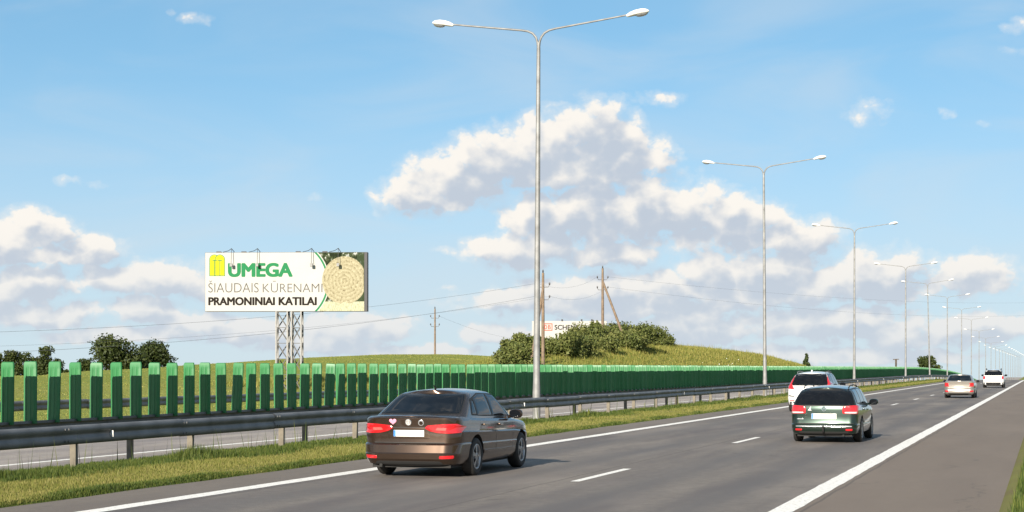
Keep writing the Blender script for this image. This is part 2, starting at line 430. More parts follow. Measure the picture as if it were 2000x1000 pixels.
def prof(y):
    """long profile of the motorway: level, then over a crest and down"""
    y = np.asarray(y, float); R0 = 9500.0
    u = np.clip(y - 240, 0, 240); z = -u * u / (2 * R0)
    s = np.clip(y - 480, 0, None); sl = 240 / R0
    k = np.clip(s, 0, 240); z = z - sl * s * (s < 240) + (k * k / (2 * R0)) * (s < 240) - (sl * 240 / 2) * (s >= 240)
    return z
BANK = ([0, 135, 150, 163, 180, 226, 294, 346, 401, 470, 620, 3000], [.0, .0, .9, 2.0, 3.0, 3.7, 3.8, 2.6, 1.7, -.5, -4, -8])
def ground(x, y):
    x = np.asarray(x, float); y = np.asarray(y, float)
    p = prof(y); r = np.hypot(x, y)
    z = p - .06 + 0 * x
    # median strip, raised a little over the asphalt
    med = smooth(-13.05, -13.35, x) * (1 - smooth(-18.05, -18.2, x))
    z = z + med * (.095 - .095 * smooth(-15.6, -17.0, x))
    # right-hand verge
    z = z + smooth(-.68, -.50, x) * .11 + smooth(0, 8, x) * (-.3)
    # beyond the far carriageway
    z = z - smooth(-18.05, -18.25, x) * .12
    z = z + smooth(-31.4, -32.2, x) * .08
    hill = 3.5 * np.exp(-((x + 76) / 25) ** 2 - ((y - 215) / 80) ** 2) + .1 * smooth(-36, -70, x) * (1 - smooth(190, 330, r))
    bank = np.interp(y, *BANK) * smooth(-36, -46.5, x) * (1 - smooth(-50, -58, x))
    lump = .16 * np.sin(x * .31 + y * .13) * np.sin(y * .21 - x * .05) + .10 * np.sin(y * .47 + 1.3 * np.sin(x * .2))
    z = z + hill * smooth(-34, -48, x) + np.where(bank > 0, bank, bank) * (y > 100) + lump * .6 * smooth(-36, -44, x)
    away = np.maximum(-(x + 36), x - 12); away = np.clip(away, 0, None)
    z = z - 26 * smooth(330, 1700, np.hypot(np.minimum(x, 0) * 1.0, y * .35)) * smooth(0, 60, away) - 8 * smooth(700, 1500, y)
    return z

xs = np.unique(np.concatenate([np.linspace(-4000, -400, 20), np.linspace(-400, -120, 29), np.linspace(-120, -34, 87), [-32.2, -31.4, -30, -25, -20, -19.2, -18.8, -18.4],
     np.linspace(-18.25, -13.4, 49), [-13.35, -13.05, -12.5, -8, -4, -1, -.68, -.62, -.56, -.5, -.42, -.25], np.linspace(0, 12, 13), np.linspace(15, 200, 20), np.linspace(250, 2500, 15)]))
ys = np.unique(np.concatenate([np.linspace(-300, 0, 16), np.linspace(0, 520, 209), np.linspace(530, 1500, 60), np.linspace(1600, 6000, 23)]))
GX, GY = np.meshgrid(xs, ys)
V = np.stack([GX, GY, ground(GX, GY)], -1).reshape(-1, 3)
nx, ny = len(xs), len(ys)
ii = (np.arange(ny - 1)[:, None] * nx + np.arange(nx - 1)[None, :]).ravel()
F = np.stack([ii, ii + 1, ii + nx + 1, ii + nx], 1)
gm = fast_mesh('ground', V, F, M['ground']); gm.polygons.foreach_set('use_smooth', [True] * len(gm.polygons))
tag(link('ground', gm), kind='structure')

def sheet(name, x0, x1, y0, y1, dz, m, parent=None, step=6.0, wobble=0.0, seed=1, cols=1):
    n = max(2, int((y1 - y0) / step) + 1); yy = np.linspace(y0, y1, n); rnd = np.random.RandomState(seed)
    vs = []; fs = []
    for y in yy:
        z = float(prof(y)) + dz
        a = x0 + wobble * (rnd.rand() - .5); b = x1 + wobble * (rnd.rand() - .5)
        vs += [(a, y, z), (b, y, z)]
    for i in range(n - 1): fs.append((2*i, 2*i+1, 2*i+3, 2*i+2))
    me = bpy.data.meshes.new(name); me.from_pydata(vs, [], fs); me.materials.append(m)
    return link(name, me, parent)

road = tag(sheet('road', -13.12, -.55, -20, 1500, 0, M['road'], step=1.2, wobble=.09), kind='structure')
road2 = tag(sheet('road', -31.3, -18.2, -20, 1500, -.12, M['road2'], step=3, wobble=.05), kind='structure')
road2.name = 'opposite_road'
sheet('edge_line', -3.40, -3.09, -20, 700, .004, M['paint'], road, step=.6, wobble=.022, seed=3)
sheet('edge_line', -11.82, -11.50, -20, 700, .004, M['paint'], road, step=.6, wobble=.022, seed=4)
sheet('edge_line', -20.05, -19.83, -20, 700, -.116, M['paint'], road2, step=2, wobble=.012, seed=5)
sheet('edge_line', -28.6, -28.35, -20, 700, -.116, M['paint'], road2, step=2, wobble=.012, seed=6)
for k in range(-2, 30):
    yc = 29 + 15 * k
    sheet('lane_dash', -7.36, -7.21, yc - 1.85, yc + 1.85, .004, M['paint'], road, step=1.85, seed=k + 9)
    sheet('lane_dash', -24.3, -24.15, yc - 1.85, yc + 1.85, -.116, M['paint'], road2, step=1.85, seed=k + 50)

# ------------------------------------------------------------------ crash barriers
def wbeam_mesh(L):
    # W-beam section: (out, z); out = towards traffic
    sec = [(.0, .0), (.045, .008), (.066, .03), (.074, .06), (.072, .095), (.058, .125), (.042, .145), (.042, .165), (.058, .185), (.076, .21), (.083, .24), (.078, .268), (.055, .296), (.025, .308), (.0, .31)]
    b = MB(); n = len(sec); vs = []
    for y in (-.03, L + .03):
        for (o, z) in sec: vs.append((o, y, z))
    b.add(vs, [(i, i + 1, n + i + 1, n + i) for i in range(n - 1)], True)
    vs2 = [(o - .006, y, z) for (o, y, z) in vs]
    b.add(vs2, [(i + 1, i, n + i, n + i + 1) for i in range(n - 1)], True)
    # splice bolts near the joint
    for (yy, zz) in ((.08, .06), (.08, .25), (.2, .06), (.2, .25)):
        b.box(.072, .094, yy - .014, yy + .014, zz - .014, zz + .014)
    return b.mesh('beam', M['rail'])

def post_mesh(h, side=1):
    b = MB(); w, d, t = .10, .07, .008
    b.box(-w, 0, -t, 0, 0, h)                # web across the road, flanges folded back
    b.box(-t, 0, .0005, d, 0, h); b.box(-w, -w + t, .0005, d, 0, h)
    b.box(-t - .022, -t - .0005, d - t, d, 0, h); b.box(-w + t + .0005, -w + t + .022, d - t, d, 0, h)
    b.box(-w - .034, -w - .0015, .012, .05, 0, h - .05)
    return b.mesh('post', M['post'])

def guard_rail(name, label, x, y0, y1, step, gz, zb, side, cat='guard rail'):
    root = empty(name, (x, y0, 0)); tag(root, label, cat, 'steel guard rails along the motorway')
    beam = wbeam_mesh(step); post = post_mesh(zb + .42)
    refl = MB(); refl.box(.06, .115, -.003, .003, .10, .22); refl_m = refl.mesh('reflector', M['white'])
    rnd = random.Random(7 + int(x)); n = int((y1 - y0) / step)
    for i in range(n):
        y = y0 + i * step; z0 = float(prof(y)) + gz; z1 = float(prof(y + step)) + gz
        wob = rnd.uniform(-.012, .012)
        link('beam', beam, root, (rnd.uniform(-.008, .008), y - y0, z0 + zb + wob), (math.atan2(z1 - z0, step), 0, 0)).scale = (side, 1, 1.13)
        if side > 0 or i % 2: link('post', post, root, (-.012 * side, y - y0 + .6, z0 - .28), (rnd.uniform(-.012, .012), rnd.uniform(-.02, .02), 0)).scale = (side, 1, 1)
        if i % 6 == 3: link('reflector', refl_m, root, (0, y - y0 + 1.7, z0 + zb)).scale = (side, 1, 1)
    return root

guard_rail('guard_rail', 'grey steel guard rail in front of the green anti-glare screen', -16.9, 13.9, 560, 4.5, .04, .40, 1)
guard_rail('guard_rail', 'far grey guard rail beyond the opposite carriageway, seen through the paddle gaps', -34.0, 30, 420, 4.5, -.04, .36, 1)

# second median barrier that carries the green paddles
SX = -18.5
screen = guard_rail('anti_glare_screen', 'long row of green anti-glare paddles on the rear median barrier', SX, 18.5, 560, 4.5, .04, .42, -1, 'anti-glare screen')
screen['group'] = 'median barriers'
ch = MB()
yy = np.arange(18.5, 560.1, 4.5)
for i in range(len(yy) - 1):
    a, b = float(prof(yy[i])) + .80, float(prof(yy[i+1])) + .80
    ch.bar((0, yy[i] - 18.5, a), (0, yy[i+1] - 18.5, b), .09, .05)
ch.build('channel', M['rail'], screen)

def paddle_geo():
    sec = [(-.138, .026), (-.126, .004), (-.075, -.004), (-.064, .010), (-.024, .010), (-.014, -.002), (.014, -.002), (.024, .010), (.064, .010), (.075, -.004), (.126, .004), (.138, .026)]
    flat = [(x, .0 if abs(x) < .13 else y) for x, y in sec]
    rows = [(0, sec, 1.0), (1.02, sec, 1.0), (1.07, flat, 1.0), (1.135, flat, .985), (1.165, [(x, y + .006) for x, y in flat], .90), (1.18, [(x, y + .03) for x, y in flat], .78)]
    vs = []; fs = []; n = len(sec)
    for z, sc, k in rows:
        for x, y in sc: vs.append((x * k, y, z))
    for r in range(len(rows) - 1):
        for i in range(n - 1): fs.append((r*n+i, r*n+i+1, (r+1)*n+i+1, (r+1)*n+i))
    b = len(vs)
    vs += [(-.138, .034, 0), (.138, .034, 0), (.138, .034, 1.12), (.107, .034, 1.18), (-.107, .034, 1.18), (-.138, .034, 1.12)]
    fs.append((b+1, b, b+5, b+4, b+3, b+2))
    return vs, fs
pv, pf = paddle_geo()
pm = bpy.data.meshes.new('paddle'); pm.from_pydata(pv, [], pf); pm.materials.append(M['paddle'])
try: pm.shade_smooth(); pm.set_sharp_from_angle(angle=R(28))
except Exception: pass
rnd = random.Random(3)
PY0, PSP, NP = 19.37, .80, 300
def paddle_xf(i):
    y = PY0 + i * PSP + rnd.uniform(-.02, .02)
    s = 1.0 + rnd.uniform(-.008, .008)
    lean = rnd.gauss(0, .010) + (.05 if rnd.random() < .03 else 0)
    return y, float(prof(y)) + .775, s, lean, rnd.gauss(0, .012), rnd.gauss(0, .05)
for i in range(NP):
    y, z, s, ry, rx, rz = paddle_xf(i)
    link('paddle', pm, screen, (0, y - 18.5, z), (rx, ry, rz)).scale = (1, 1, s)
fv, ff = [], []
for i in range(NP, 690):
    y, z, s, ry, rx, rz = paddle_xf(i); b = len(fv)
    m = Matrix.Translation((0, y - 18.5, z)) @ Matrix.Rotation(rz, 4, 'Z')
    fv += [tuple(m @ Vector(p)) for p in pv]; ff += [tuple(b + k for k in f) for f in pf]
fm = bpy.data.meshes.new('distant_paddles'); fm.from_pydata(fv, [], ff); fm.materials.append(M['paddle'])
tag(link('distant_paddles', fm, screen), kind='stuff')

# ------------------------------------------------------------------ street lamps
def arm_mesh():
    pts = [(.0, 0, -.25), (.03, 0, .0), (.10, 0, .20), (.22, 0, .35), (.40, 0, .44), (.65, 0, .49), (1.5, 0, .60), (2.5, 0, .73), (3.32, 0, .84)]
    b = MB(); b.tube(pts, [.055, .05, .045, .042, .04, .038, .036, .034, .032], 8); return b.mesh('arm', M['galv'])
def head_mesh():
    # shell of the lantern along +x: half sections
    st = [(0, .045, .03, .03), (.05, .075, .05, .05), (.16, .13, .085, .05), (.36, .165, .115, .05), (.6, .165, .12, .05), (.78, .13, .09, .045), (.88, .075, .045, .035), (.91, .02, .012, .012)]
    b = MB(); vs = []; n = 12
    for (x, w, h, d) in st:
        for k in range(n):
            a = 2 * math.pi * k / n
            c, s_ = math.cos(a), math.sin(a)
            vs.append((x, w * c, (h if s_ > 0 else d) * s_))
    fs = [(i*n+k, i*n+(k+1) % n, (i+1)*n+(k+1) % n, (i+1)*n+k) for i in range(len(st)-1) for k in range(n)]
    b.add(vs, fs, True); b.add(vs[:n], [tuple(range(n))])
    return b.mesh('lamp_head', M['white'])
def bowl_mesh():
    b = MB(); n = 12; vs = []; rings = [(1, 0), (.9, .05), (.6, .085), (.25, .10)]
    for (k, d) in rings:
        for j in range(n):
            a = 2 * math.pi * j / n; vs.append((.56 + .24 * k * math.cos(a), .13 * k * math.sin(a), -.04 - d))
    b.add(vs, [(i*n+j, (i+1)*n+j, (i+1)*n+(j+1) % n, i*n+(j+1) % n) for i in range(3) for j in range(n)], True)
    b.add(vs[-n:], [tuple(range(n))]); return b.mesh('glass_bowl', M['lampglass'])
t = NT('lamp_bowl_glass'); n = t.noise(t.coord(), 20, 3); t.set(color=t.ramp(n, [(.3, (.30, .31, .31)), (.7, (.40, .41, .41))]), rough=.12, trans=.6, coat=.5); M['lampglass'] = t.m
am, hm, bm_ = arm_mesh(), head_mesh(), bowl_mesh()
sdoor = MB(); sdoor.box(.105, .122, -.05, .05, .5, .95); door_m = sdoor.mesh('access_door', M['galv'])
LX = -17.9
LAMPS = [(61.3, 13.75, .35), (115.5, 14.75, -.35), (171.5, 14.9, .1), (236, 14.8, 0), (286, 15.0, -1.4), (337, 15.2, 0), (394, 15.5, .1), (446, 15.6, 0), (497, 15.0, .1)] + [(497 + 54 * k, 15.0, 0) for k in range(1, 16)]
ordn = ['tall double-armed street lamp nearest the camera, beside the brown sedan', 'second street lamp along the median, left of the white car with tall tail lights',
        'third street lamp along the median, just right of the white car behind the wagon', 'fourth street lamp along the median, behind the wagon',
        'leaning fifth street lamp along the median, tilted to the left', 'sixth street lamp along the median, left of the silver sedan',
        'seventh street lamp along the median, above the silver sedan', 'eighth street lamp along the median, right above the silver sedan', 'ninth street lamp along the median, left of the farthest white car']
for i, (y, hj, lean) in enumerate(LAMPS):
    gz = float(prof(y)) + .0
    root = empty('street_lamp', (LX, y, gz)); root.rotation_euler = (0, R(lean), 0)
    lab = ordn[i] if i < len(ordn) else 'tiny distant street lamp rising from behind the road crest'
    tag(root, lab, 'street lamp', 'double-armed street lamps along the median' if i < len(ordn) else 'distant street lamps beyond the crest')
    b = MB(); k = 1 if i < 6 else 1
    b.tube([(0, 0, -.2), (0, 0, .9), (0, 0, 1.4), (0, 0, 5), (0, 0, hj - .3), (0, 0, hj)], [.145, .145, .125, .105, .07, .06], 14)
    b.build('pole', M['galv'], root)
    if i < 3:
        link('access_door', door_m, root)
    for sgn in (1, -1):
        ao = link('arm', am, root, (0, 0, hj)); ho_loc = Vector((3.30, 0, .815))
        if sgn < 0: ao.rotation_euler = (0, 0, math.pi)
        h = link('lamp_head', hm, ao, ho_loc, (0, R(-9), 0)); h.scale = (.93, 1.0, 1.25)
        link('glass_bowl', bm_, ao, ho_loc, (0, R(-9), 0))

# ------------------------------------------------------------------ billboard
def text_mesh(body, box, offset, m, bold=0.0):
    cu = bpy.data.curves.new('text', 'FONT'); cu.body = body; cu.size = 1; cu.offset = offset; cu.resolution_u = 4
    o = bpy.data.objects.new('text', cu); COL.objects.link(o)
    dg = bpy.context.evaluated_depsgraph_get(); dg.update()
    me = bpy.data.meshes.new_from_object(o.evaluated_get(dg)); bpy.data.objects.remove(o)
    xs_ = [v.co.x for v in me.vertices]; ys_ = [v.co.y for v in me.vertices]
    x0, x1, y0, y1 = min(xs_), max(xs_), min(ys_), max(ys_); bx0, bx1, bz0, bz1 = box
    bx0 += bold; bx1 -= bold; bz0 += bold * .6; bz1 -= bold * .6
    base = [(bx0 + (v.co.x - x0) / (x1 - x0) * (bx1 - bx0), 0, bz0 + (v.co.y - y0) / (y1 - y0) * (bz1 - bz0)) for v in me.vertices]
    fs = [tuple(p.vertices) for p in me.polygons]; b = MB()
    offs = [(0, 0)] if not bold else [(0, 0), (-1, 0), (1, 0), (-.7, .6), (.7, .6), (-.7, -.6), (.7, -.6), (0, .6), (0, -.6)]
    for k_, (dx, dz) in enumerate(offs):
        b.add([(x + dx * bold, -.0007 * k_, z + dz * bold) for x, y, z in base], fs)
    return b.mesh('text', m)

def flat(name, pts, m, parent, y):
    me = bpy.data.meshes.new(name); me.from_pydata([(p[0], y, p[1]) for p in pts], [], [tuple(range(len(pts)))]); me.materials.append(m)
    return link(name, me, parent)

M['bb_white'] = mat('billboard_vinyl', (.46, .46, .445), .85, spec=.12, var=.03, scale=.8)
M['bb_dark'] = mat('billboard_frame', (.05, .05, .055), .6, .2)
M['p_green'] = mat('print_green', (.025, .19, .075), .85, spec=.12, var=.04)
M['p_yellow'] = mat('print_yellow', (.52, .47, .02), .85, spec=.12, var=.03)
M['p_grey'] = mat('print_grey', (.12, .115, .11), .85, spec=.12, var=.03)
M['p_black'] = mat('print_black', (.018, .014, .012), .85, spec=.12, var=.03)
M['steel_w'] = mat('white_steel', (.24, .24, .235), .5, .1, var=.15)
M['steel_d'] = mat('dark_steel_brace', (.075, .075, .07), .6, .2, var=.2)
t = NT('print_photo_field'); v = t.coord(sc=(1, 1, .7)); n = t.noise(v, 2.6, 7, .7)
s = t.node('ShaderNodeSeparateXYZ'); t.l.new(t.coord(), s.inputs[0])
tree = t.ramp(n, [(.45, (.012, .018, .008)), (.55, (.05, .065, .03)), (.62, (.40, .41, .40))])
straw = t.ramp(t.noise(t.coord(sc=(3, 1, .8)), 5, 6, .7), [(.3, (.16, .18, .10)), (.55, (.36, .36, .26)), (.8, (.48, .47, .40))])
t.set(color=t.mix(t.math('LESS_THAN', s.outputs[2], -1.45), t.mix(t.math('MULTIPLY', t.math('GREATER_THAN', s.outputs[0], 5.25), .85), tree, (.03, .045, .022)), straw), rough=.85, spec=.12); M['p_field'] = t.m
t = NT('print_photo_bale'); v = t.coord(); s = t.node('ShaderNodeSeparateXYZ'); t.l.new(v, s.inputs[0])
cx, cz = (673 - 558.5) / 318 * 12, (550.5 - 549) / 115 * 4.35
dx = t.math('SUBTRACT', s.outputs[0], cx); dz = t.math('SUBTRACT', s.outputs[2], cz)
rr = t.math('SQRT', t.math('ADD', t.math('MULTIPLY', dx, dx), t.math('MULTIPLY', dz, dz)))
nz = t.noise(v, 5.5, 7, .78)
wv = t.math('SINE', t.math('MULTIPLY_ADD', rr, 24, t.math('MULTIPLY', nz, 16)))
c = t.ramp(t.math('ADD', t.math('MULTIPLY_ADD', wv, .03, .22), t.math('MULTIPLY', nz, .5)), [(.36, (.10, .08, .045)), (.45, (.25, .225, .145)), (.56, (.36, .335, .235))])
t.set(color=c, rough=.85, spec=.12); M['p_bale'] = t.m

BW, BH = 12.0, 4.35
Zc = 128.0
def pos_at(px, Zc, py=None):
    Xc = (px - 1000) / FPX * Zc
    x = Xc * math.cos(YAW) - Zc * math.sin(YAW); y = Xc * math.sin(YAW) + Zc * math.cos(YAW)
    return (x, y) if py is None else (x, y, EYE + (HOR - py) / FPX * Zc)
bx, by, bz = pos_at(558.5, Zc, 550.5)
gzb = float(ground(bx, by))
bb = empty('billboard', (bx, by, gzb), YAW - R(2.5))
tag(bb, 'large white billboard reading UMEGA with a straw bale picture, on lattice legs', 'billboard')
cz_ = bz - gzb
pan = MB(); pan.box(-BW/2, BW/2, 0, .75, -BH/2, BH/2); panel = pan.build('panel_box', M['bb_dark'], bb, (0, 0, cz_))
U = lambda px: (px - 558.5) / 318 * BW
W_ = lambda py: (550.5 - py) / 115 * BH
flat('poster', [(-BW/2 + .02, -BH/2 + .02), (BW/2 - .22, -BH/2 + .02), (BW/2 - .22, BH/2 - .02), (-BW/2 + .02, BH/2 - .02)], M['bb_white'], panel, -.012)
k = BW / 318
ac = (U(559.5), W_(551)); 
def arc(r, n=28):
    out = []; top, bot = BH/2 - .02, -BH/2 + .02
    a1 = math.asin((top - ac[1]) / r); a0 = math.asin((bot - ac[1]) / r)
    for i in range(n + 1):
        a = a0 + (a1 - a0) * i / n; out.append((ac[0] + r * math.cos(a), ac[1] + r * math.sin(a)))
    return out
def ring(name, r0, r1, m, y):
    p0, p1 = arc(r0), arc(r1); vs = [(x, y, z) for x, z in p0 + p1]; n = len(p0)
    me = bpy.data.meshes.new(name); me.from_pydata(vs, [], [(i, i + n, i + n + 1, i + 1) for i in range(n - 1)]); me.materials.append(m); link(name, me, panel)
ring('green_arc', 79 * k, 82.5 * k, M['p_green'], -.016)
pa = arc(84.5 * k); xr = BW/2 - .22
vs = [(x, -.016, z) for x, z in pa] + [(xr, -.016, z) for x, z in pa]; n = len(pa)
me = bpy.data.meshes.new('field_picture'); me.from_pydata(vs, [], [(i, i + n, i + n + 1, i + 1) for i in range(n - 1)]); me.materials.append(M['p_field']); link('field_picture', me, panel)
bale = [(U(673) + 43.5 * k * math.cos(a), W_(548) + 47 * k * math.sin(a)) for a in [2 * math.pi * i / 40 for i in range(40)]]
bale = [(min(x, xr - .03), max(z, W_(591) + .08 * math.sin(9 * x))) for x, z in bale]
flat('bale_picture', bale, M['p_bale'], panel, -.020)
link('text', text_mesh('UMEGA', (U(444.5), U(572), W_(541), W_(513.5)), 0, M['p_green'], .075), panel, (0, -.018, 0))
link('text', text_mesh('ŠIAUDAIS', (U(406), U(505), W_(571), W_(547.5)), -.008, M['p_grey']), panel, (0, -.018, 0))
link('text', text_mesh('KŪRENAMI', (U(513), U(630), W_(571), W_(548.5)), -.008, M['p_grey']), panel, (0, -.018, 0))
link('text', text_mesh('PRAMONINIAI', (U(406), U(537), W_(596), W_(580)), 0, M['p_black'], .038), panel, (0, -.018, 0))
link('text', text_mesh('KATILAI', (U(544), U(619), W_(596), W_(580)), 0, M['p_black'], .038), panel, (0, -.018, 0))
def arch(x0, x1, y0, y1, g=0):
    x0 += g; x1 -= g; y0 += g; r = (x1 - x0) / 2; cyy = y1 - g - r
    return [(x0, y0), (x1, y0)] + [((x0 + x1) / 2 + r * math.cos(a), cyy + r * math.sin(a)) for a in [math.pi * i / 12 for i in range(13)]]
for j, (a, b_) in enumerate(((408, 427.5), (418.8, 438.8))):
    yo = -.016 - .004 * j
    flat('logo_arch', arch(U(a), U(b_), W_(539), W_(497)), M['p_green'], panel, yo)
    flat('logo_arch', arch(U(a), U(b_), W_(539), W_(497), .045), M['p_yellow'], panel, yo - .002)
for cxp in (418.6, 428.8):
    x = U(cxp); b = MB()
    flat('logo_stem', [(x - .025, W_(538)), (x + .025, W_(538)), (x + .025, W_(509)), (x - .025, W_(509))], M['p_green'], panel, -.0245)
    flat('logo_bar', [(x - .16, W_(509)), (x + .16, W_(509)), (x + .19, W_(507.5)), (x - .19, W_(507.5))], M['p_green'], panel, -.0245)
# lattice legs
zt = cz_ - BH / 2
for (xa, xb) in ((U(539), U(561)), (U(569), U(588))):
    leg = empty('lattice_mast', (0, 0, 0)); leg.parent = bb
    w = xb - xa
    for (x, y) in ((xa, .02), (xb, .02), (xa, .82), (xb, .82)):
        b = MB(); b.box(x - .05, x + .05, y - .05, y + .05, -.3, zt); b.build('leg_post', M['steel_w'], leg)
    nseg = 5; hh = zt / nseg
    for i in range(nseg):
        z0, z1 = i * hh + .05, (i + 1) * hh
        a, c = (xa + .05, xb - .05) if i % 2 else (xb - .05, xa + .05)
        b = MB(); b.bar((a, .02, z0), (c, .02, z1), .075); b.build('brace', M['steel_d'], leg)
        b = MB(); b.bar((c, .82, z0), (a, .82, z1), .075); b.build('brace', M['steel_d'], leg)
        for x in (xa, xb):
            b = MB(); b.bar((x, .07, z0), (x, .77, z1), .075); b.build('brace', M['steel_d'], leg)
        b = MB(); b.bar((xa + .05, .02, z1 - .04), (xb - .05, .02, z1 - .04), .045); b.build('brace', M['steel_d'], leg)
for i in range(4):
    z0, z1 = zt * i / 4 + .3, zt * (i + 1) / 4
    for (a, c) in ((U(562), U(568)), (U(568), U(562))):
        b = MB(); b.bar((a, .45, z0), (c, .45, z1), .035); b.build('tie', M['steel_d'], bb)
# floodlights on swan arms over the top edge, front and back
top = cz_ + BH / 2
for px_ in (453, 504, 610, 662):
    x = U(px_); fl = empty('floodlight', (x, 0, top)); fl.parent = bb
    b = MB(); b.tube([(-.75, .3, .04), (-.3, .05, .12), (0, -.25, .27)], .022, 6); b.tube([(.1, .3, .04), (0, -.25, .27)], .022, 6)
    b.tube([(0, -.25, .27), (0, -.42, -.85)], .02, 6); b.build('swan_arm', M['bb_dark'], fl)
    b = MB(); b.box(-.09, .09, -.52, -.38, -1.06, -.84); b.box(-.105, .105, -.38, -.36, -1.075, -.825); b.build('lamp_box', M['galv'], fl)
for px_ in (417, 467, 575, 628):
    x = U(px_); fl = empty('floodlight', (x, .85, top)); fl.parent = bb
    b = MB(); b.tube([(.5, -.2, .02), (0, .9, .1)], .022, 6); b.build('swan_arm', M['bb_dark'], fl)
    b = MB(); b.box(-.16, .16, .85, 1.15, -.12, .16); b.box(-.19, .19, .82, .85, -.15, .19); b.build('lamp_box', M['bb_dark'], fl)

# second billboard behind the shrubs
Zs = 215.0
sx0, sy0, sz1 = pos_at(1112, Zs, 627)
sw = 146 / FPX * Zs; sh = 4.6
sb = empty('billboard', (sx0, sy0, sz1 - sh - 1.5), YAW)
tag(sb, 'white billboard with red DB mark half hidden behind the shrubs', 'billboard')
b = MB(); b.box(-sw/2, sw/2, 0, .4, 1.5, 1.5 + sh); sp = b.build('panel_box', M['bb_white'], sb)
for x in (-3, 0, 3):
    b = MB(); b.box(x - .12, x + .12, .45, .7, -3, 1.5 + sh - .3); b.build('leg', M['steel_w'], sb)
ks = Zs / FPX
M['p_red'] = mat('print_red', (.72, .12, .08), .85, spec=.12, var=.03)
ux = lambda px: (px - 1112) * ks
uz = lambda py: 1.5 + sh - (py - 627) * ks
x0, x1, z0, z1 = ux(1060), ux(1079), uz(646), uz(631.5); w = .11
for (nm, q) in (('logo_frame', [(x0, z0), (x1, z0), (x1, z0 + w), (x0, z0 + w)]), ('logo_frame', [(x0, z1 - w), (x1, z1 - w), (x1, z1), (x0, z1)]),
                ('logo_frame', [(x0, z0 + w), (x0 + w, z0 + w), (x0 + w, z1 - w), (x0, z1 - w)]), ('logo_frame', [(x1 - w, z0 + w), (x1, z0 + w), (x1, z1 - w), (x1 - w, z1 - w)])):
    flat(nm, q, M['p_red'], sb, -.01)
xm = (x0 + x1) / 2
link('text', text_mesh('D', (x0 + .2, xm - .05, z0 + .2, z1 - .2), 0, M['p_red'], .02), sb, (0, -.01, 0))
link('text', text_mesh('B', (xm + .05, x1 - .2, z0 + .2, z1 - .2), 0, M['p_red'], .02), sb, (0, -.01, 0))
link('text', text_mesh('SCHENKER', (ux(1083), ux(1148), uz(644), uz(634.5)), 0, M['p_black'], .02), sb, (0, -.01, 0))
for px_ in (1098, 1136, 1156):
    b = MB(); b.box(ux(px_) - .1, ux(px_) + .1, -.1, .1, 1.5 + sh, 1.5 + sh + .22); b.build('lamp_box', M['bb_dark'], sb)

# ------------------------------------------------------------------ utility poles and wires
def utility_pole(px, Zc_, ytop, strut=None, label='', hooks=True, base_py=None, r=.12):
    x, y, zt_ = pos_at(px, Zc_, ytop); g = float(ground(x, y))
    root = empty('utility_pole', (x, y, g), YAW); tag(root, label, 'utility pole', 'wooden power line poles')
    h = zt_ - g
    b = MB(); b.tube([(0, 0, -.5), (0, 0, h * .5), (0, 0, h)], [r * 1.25, r * 1.1, r * .85], 9); b.build('pole', M['wood'], root)
    if strut:
        dx_, f = strut
        b = MB(); b.tube([(dx_, 0, -.5), (0.02, -.05, h * f)], [r * 1.15, r * .9], 8); b.build('strut', M['wood'], root)
    pts = []
    if hooks:
        for (sx_, dz_) in ((-1.0, -1.1), (1.0, -1.1), (-1.0, -2.3), (1.0, -2.3)):
            a = (sx_ * .62, 0, h + dz_)
            b = MB(); b.tube([(0, 0, h + dz_ - .25), (sx_ * .5, 0, h + dz_ - .25), (a[0], 0, a[2])], .028, 6); b.build('hook', M['insul'], root)
            b = MB(); b.tube([(a[0], 0, a[2] - .06), (a[0], 0, a[2] + .07), (a[0], 0, a[2] + .2)], [.05, .085, .05], 8); b.build('insulator', M['insul'], root)
        b = MB(); b.tube([(0, 0, h), (0, 0, h + .12), (0, 0, h + .32)], [.05, .085, .05], 8); b.build('insulator', M['insul'], root)
    cy_, sy_ = math.cos(YAW), math.sin(YAW)
    return lambda lx, dz_: Vector((x + lx * cy_, y + lx * sy_, zt_ + dz_))
pA = utility_pole(1060.5, 165, 533, (-1.25, .84), 'wooden utility pole with a leaning prop, just right of the nearest street lamp', r=.14)
pB = utility_pole(1177, 205, 524, (3.1, .83), 'wooden utility pole with slanting prop standing out of the shrubs', r=.15)
pC = utility_pole(849.5, 250, 603, None, 'thin lone utility pole on the grassy hill right of the billboard', r=.12)
def wire(name, label, a, b, sag, r=.012):
    a = Vector(a); b = Vector(b); pts = []
    for i in range(25):
        t_ = i / 24; p = a.lerp(b, t_); p.z -= sag * 4 * t_ * (1 - t_); pts.append(p)
    m = MB(); m.tube(pts, r * .6, 5, False); tag(m.build(name, M['wirem']), label, 'power line', 'overhead power lines')
dpos = Vector((-90, 50, 0)); 
# lone pole out of frame to the left carries the near end of the span
gD = float(ground(-90, 50))
rd = empty('utility_pole', (-90, 50, gD)); tag(rd, 'wooden utility pole at the near end of the power line, left of the frame', 'utility pole', 'wooden power line poles')
b = MB(); b.tube([(0, 0, -.5), (0, 0, 5.2 - gD)], [.17, .13], 9); b.build('pole', M['wood'], rd)
b = MB(); b.bar((-.7, 0, 4.7 - gD), (.7, 0, 4.7 - gD), .1); b.build('crossarm', M['wood'], rd)
wire('power_line', 'upper power line from the left, passing behind the UMEGA billboard', pA(-.62, -1.0), (-90.5, 50, 4.7), 2.95, .017)
wire('power_line', 'lower power line from the left, crossing over the trees', pA(-.62, -2.2), (-89.5, 50, 3.0), 2.9, .019)
wire('power_line', 'faint middle power line left of the UMEGA billboard', pA(.62, -2.2), (-90, 50, 3.9), 2.9, .011)
for k, (s1, d1) in enumerate(((-.62, -1.0), (.62, -2.2))):
    wire('power_line', ('higher', 'lower')[k] + ' thin wire between the two propped utility poles', pA(s1, d1), pB(s1, d1), .8, .012)
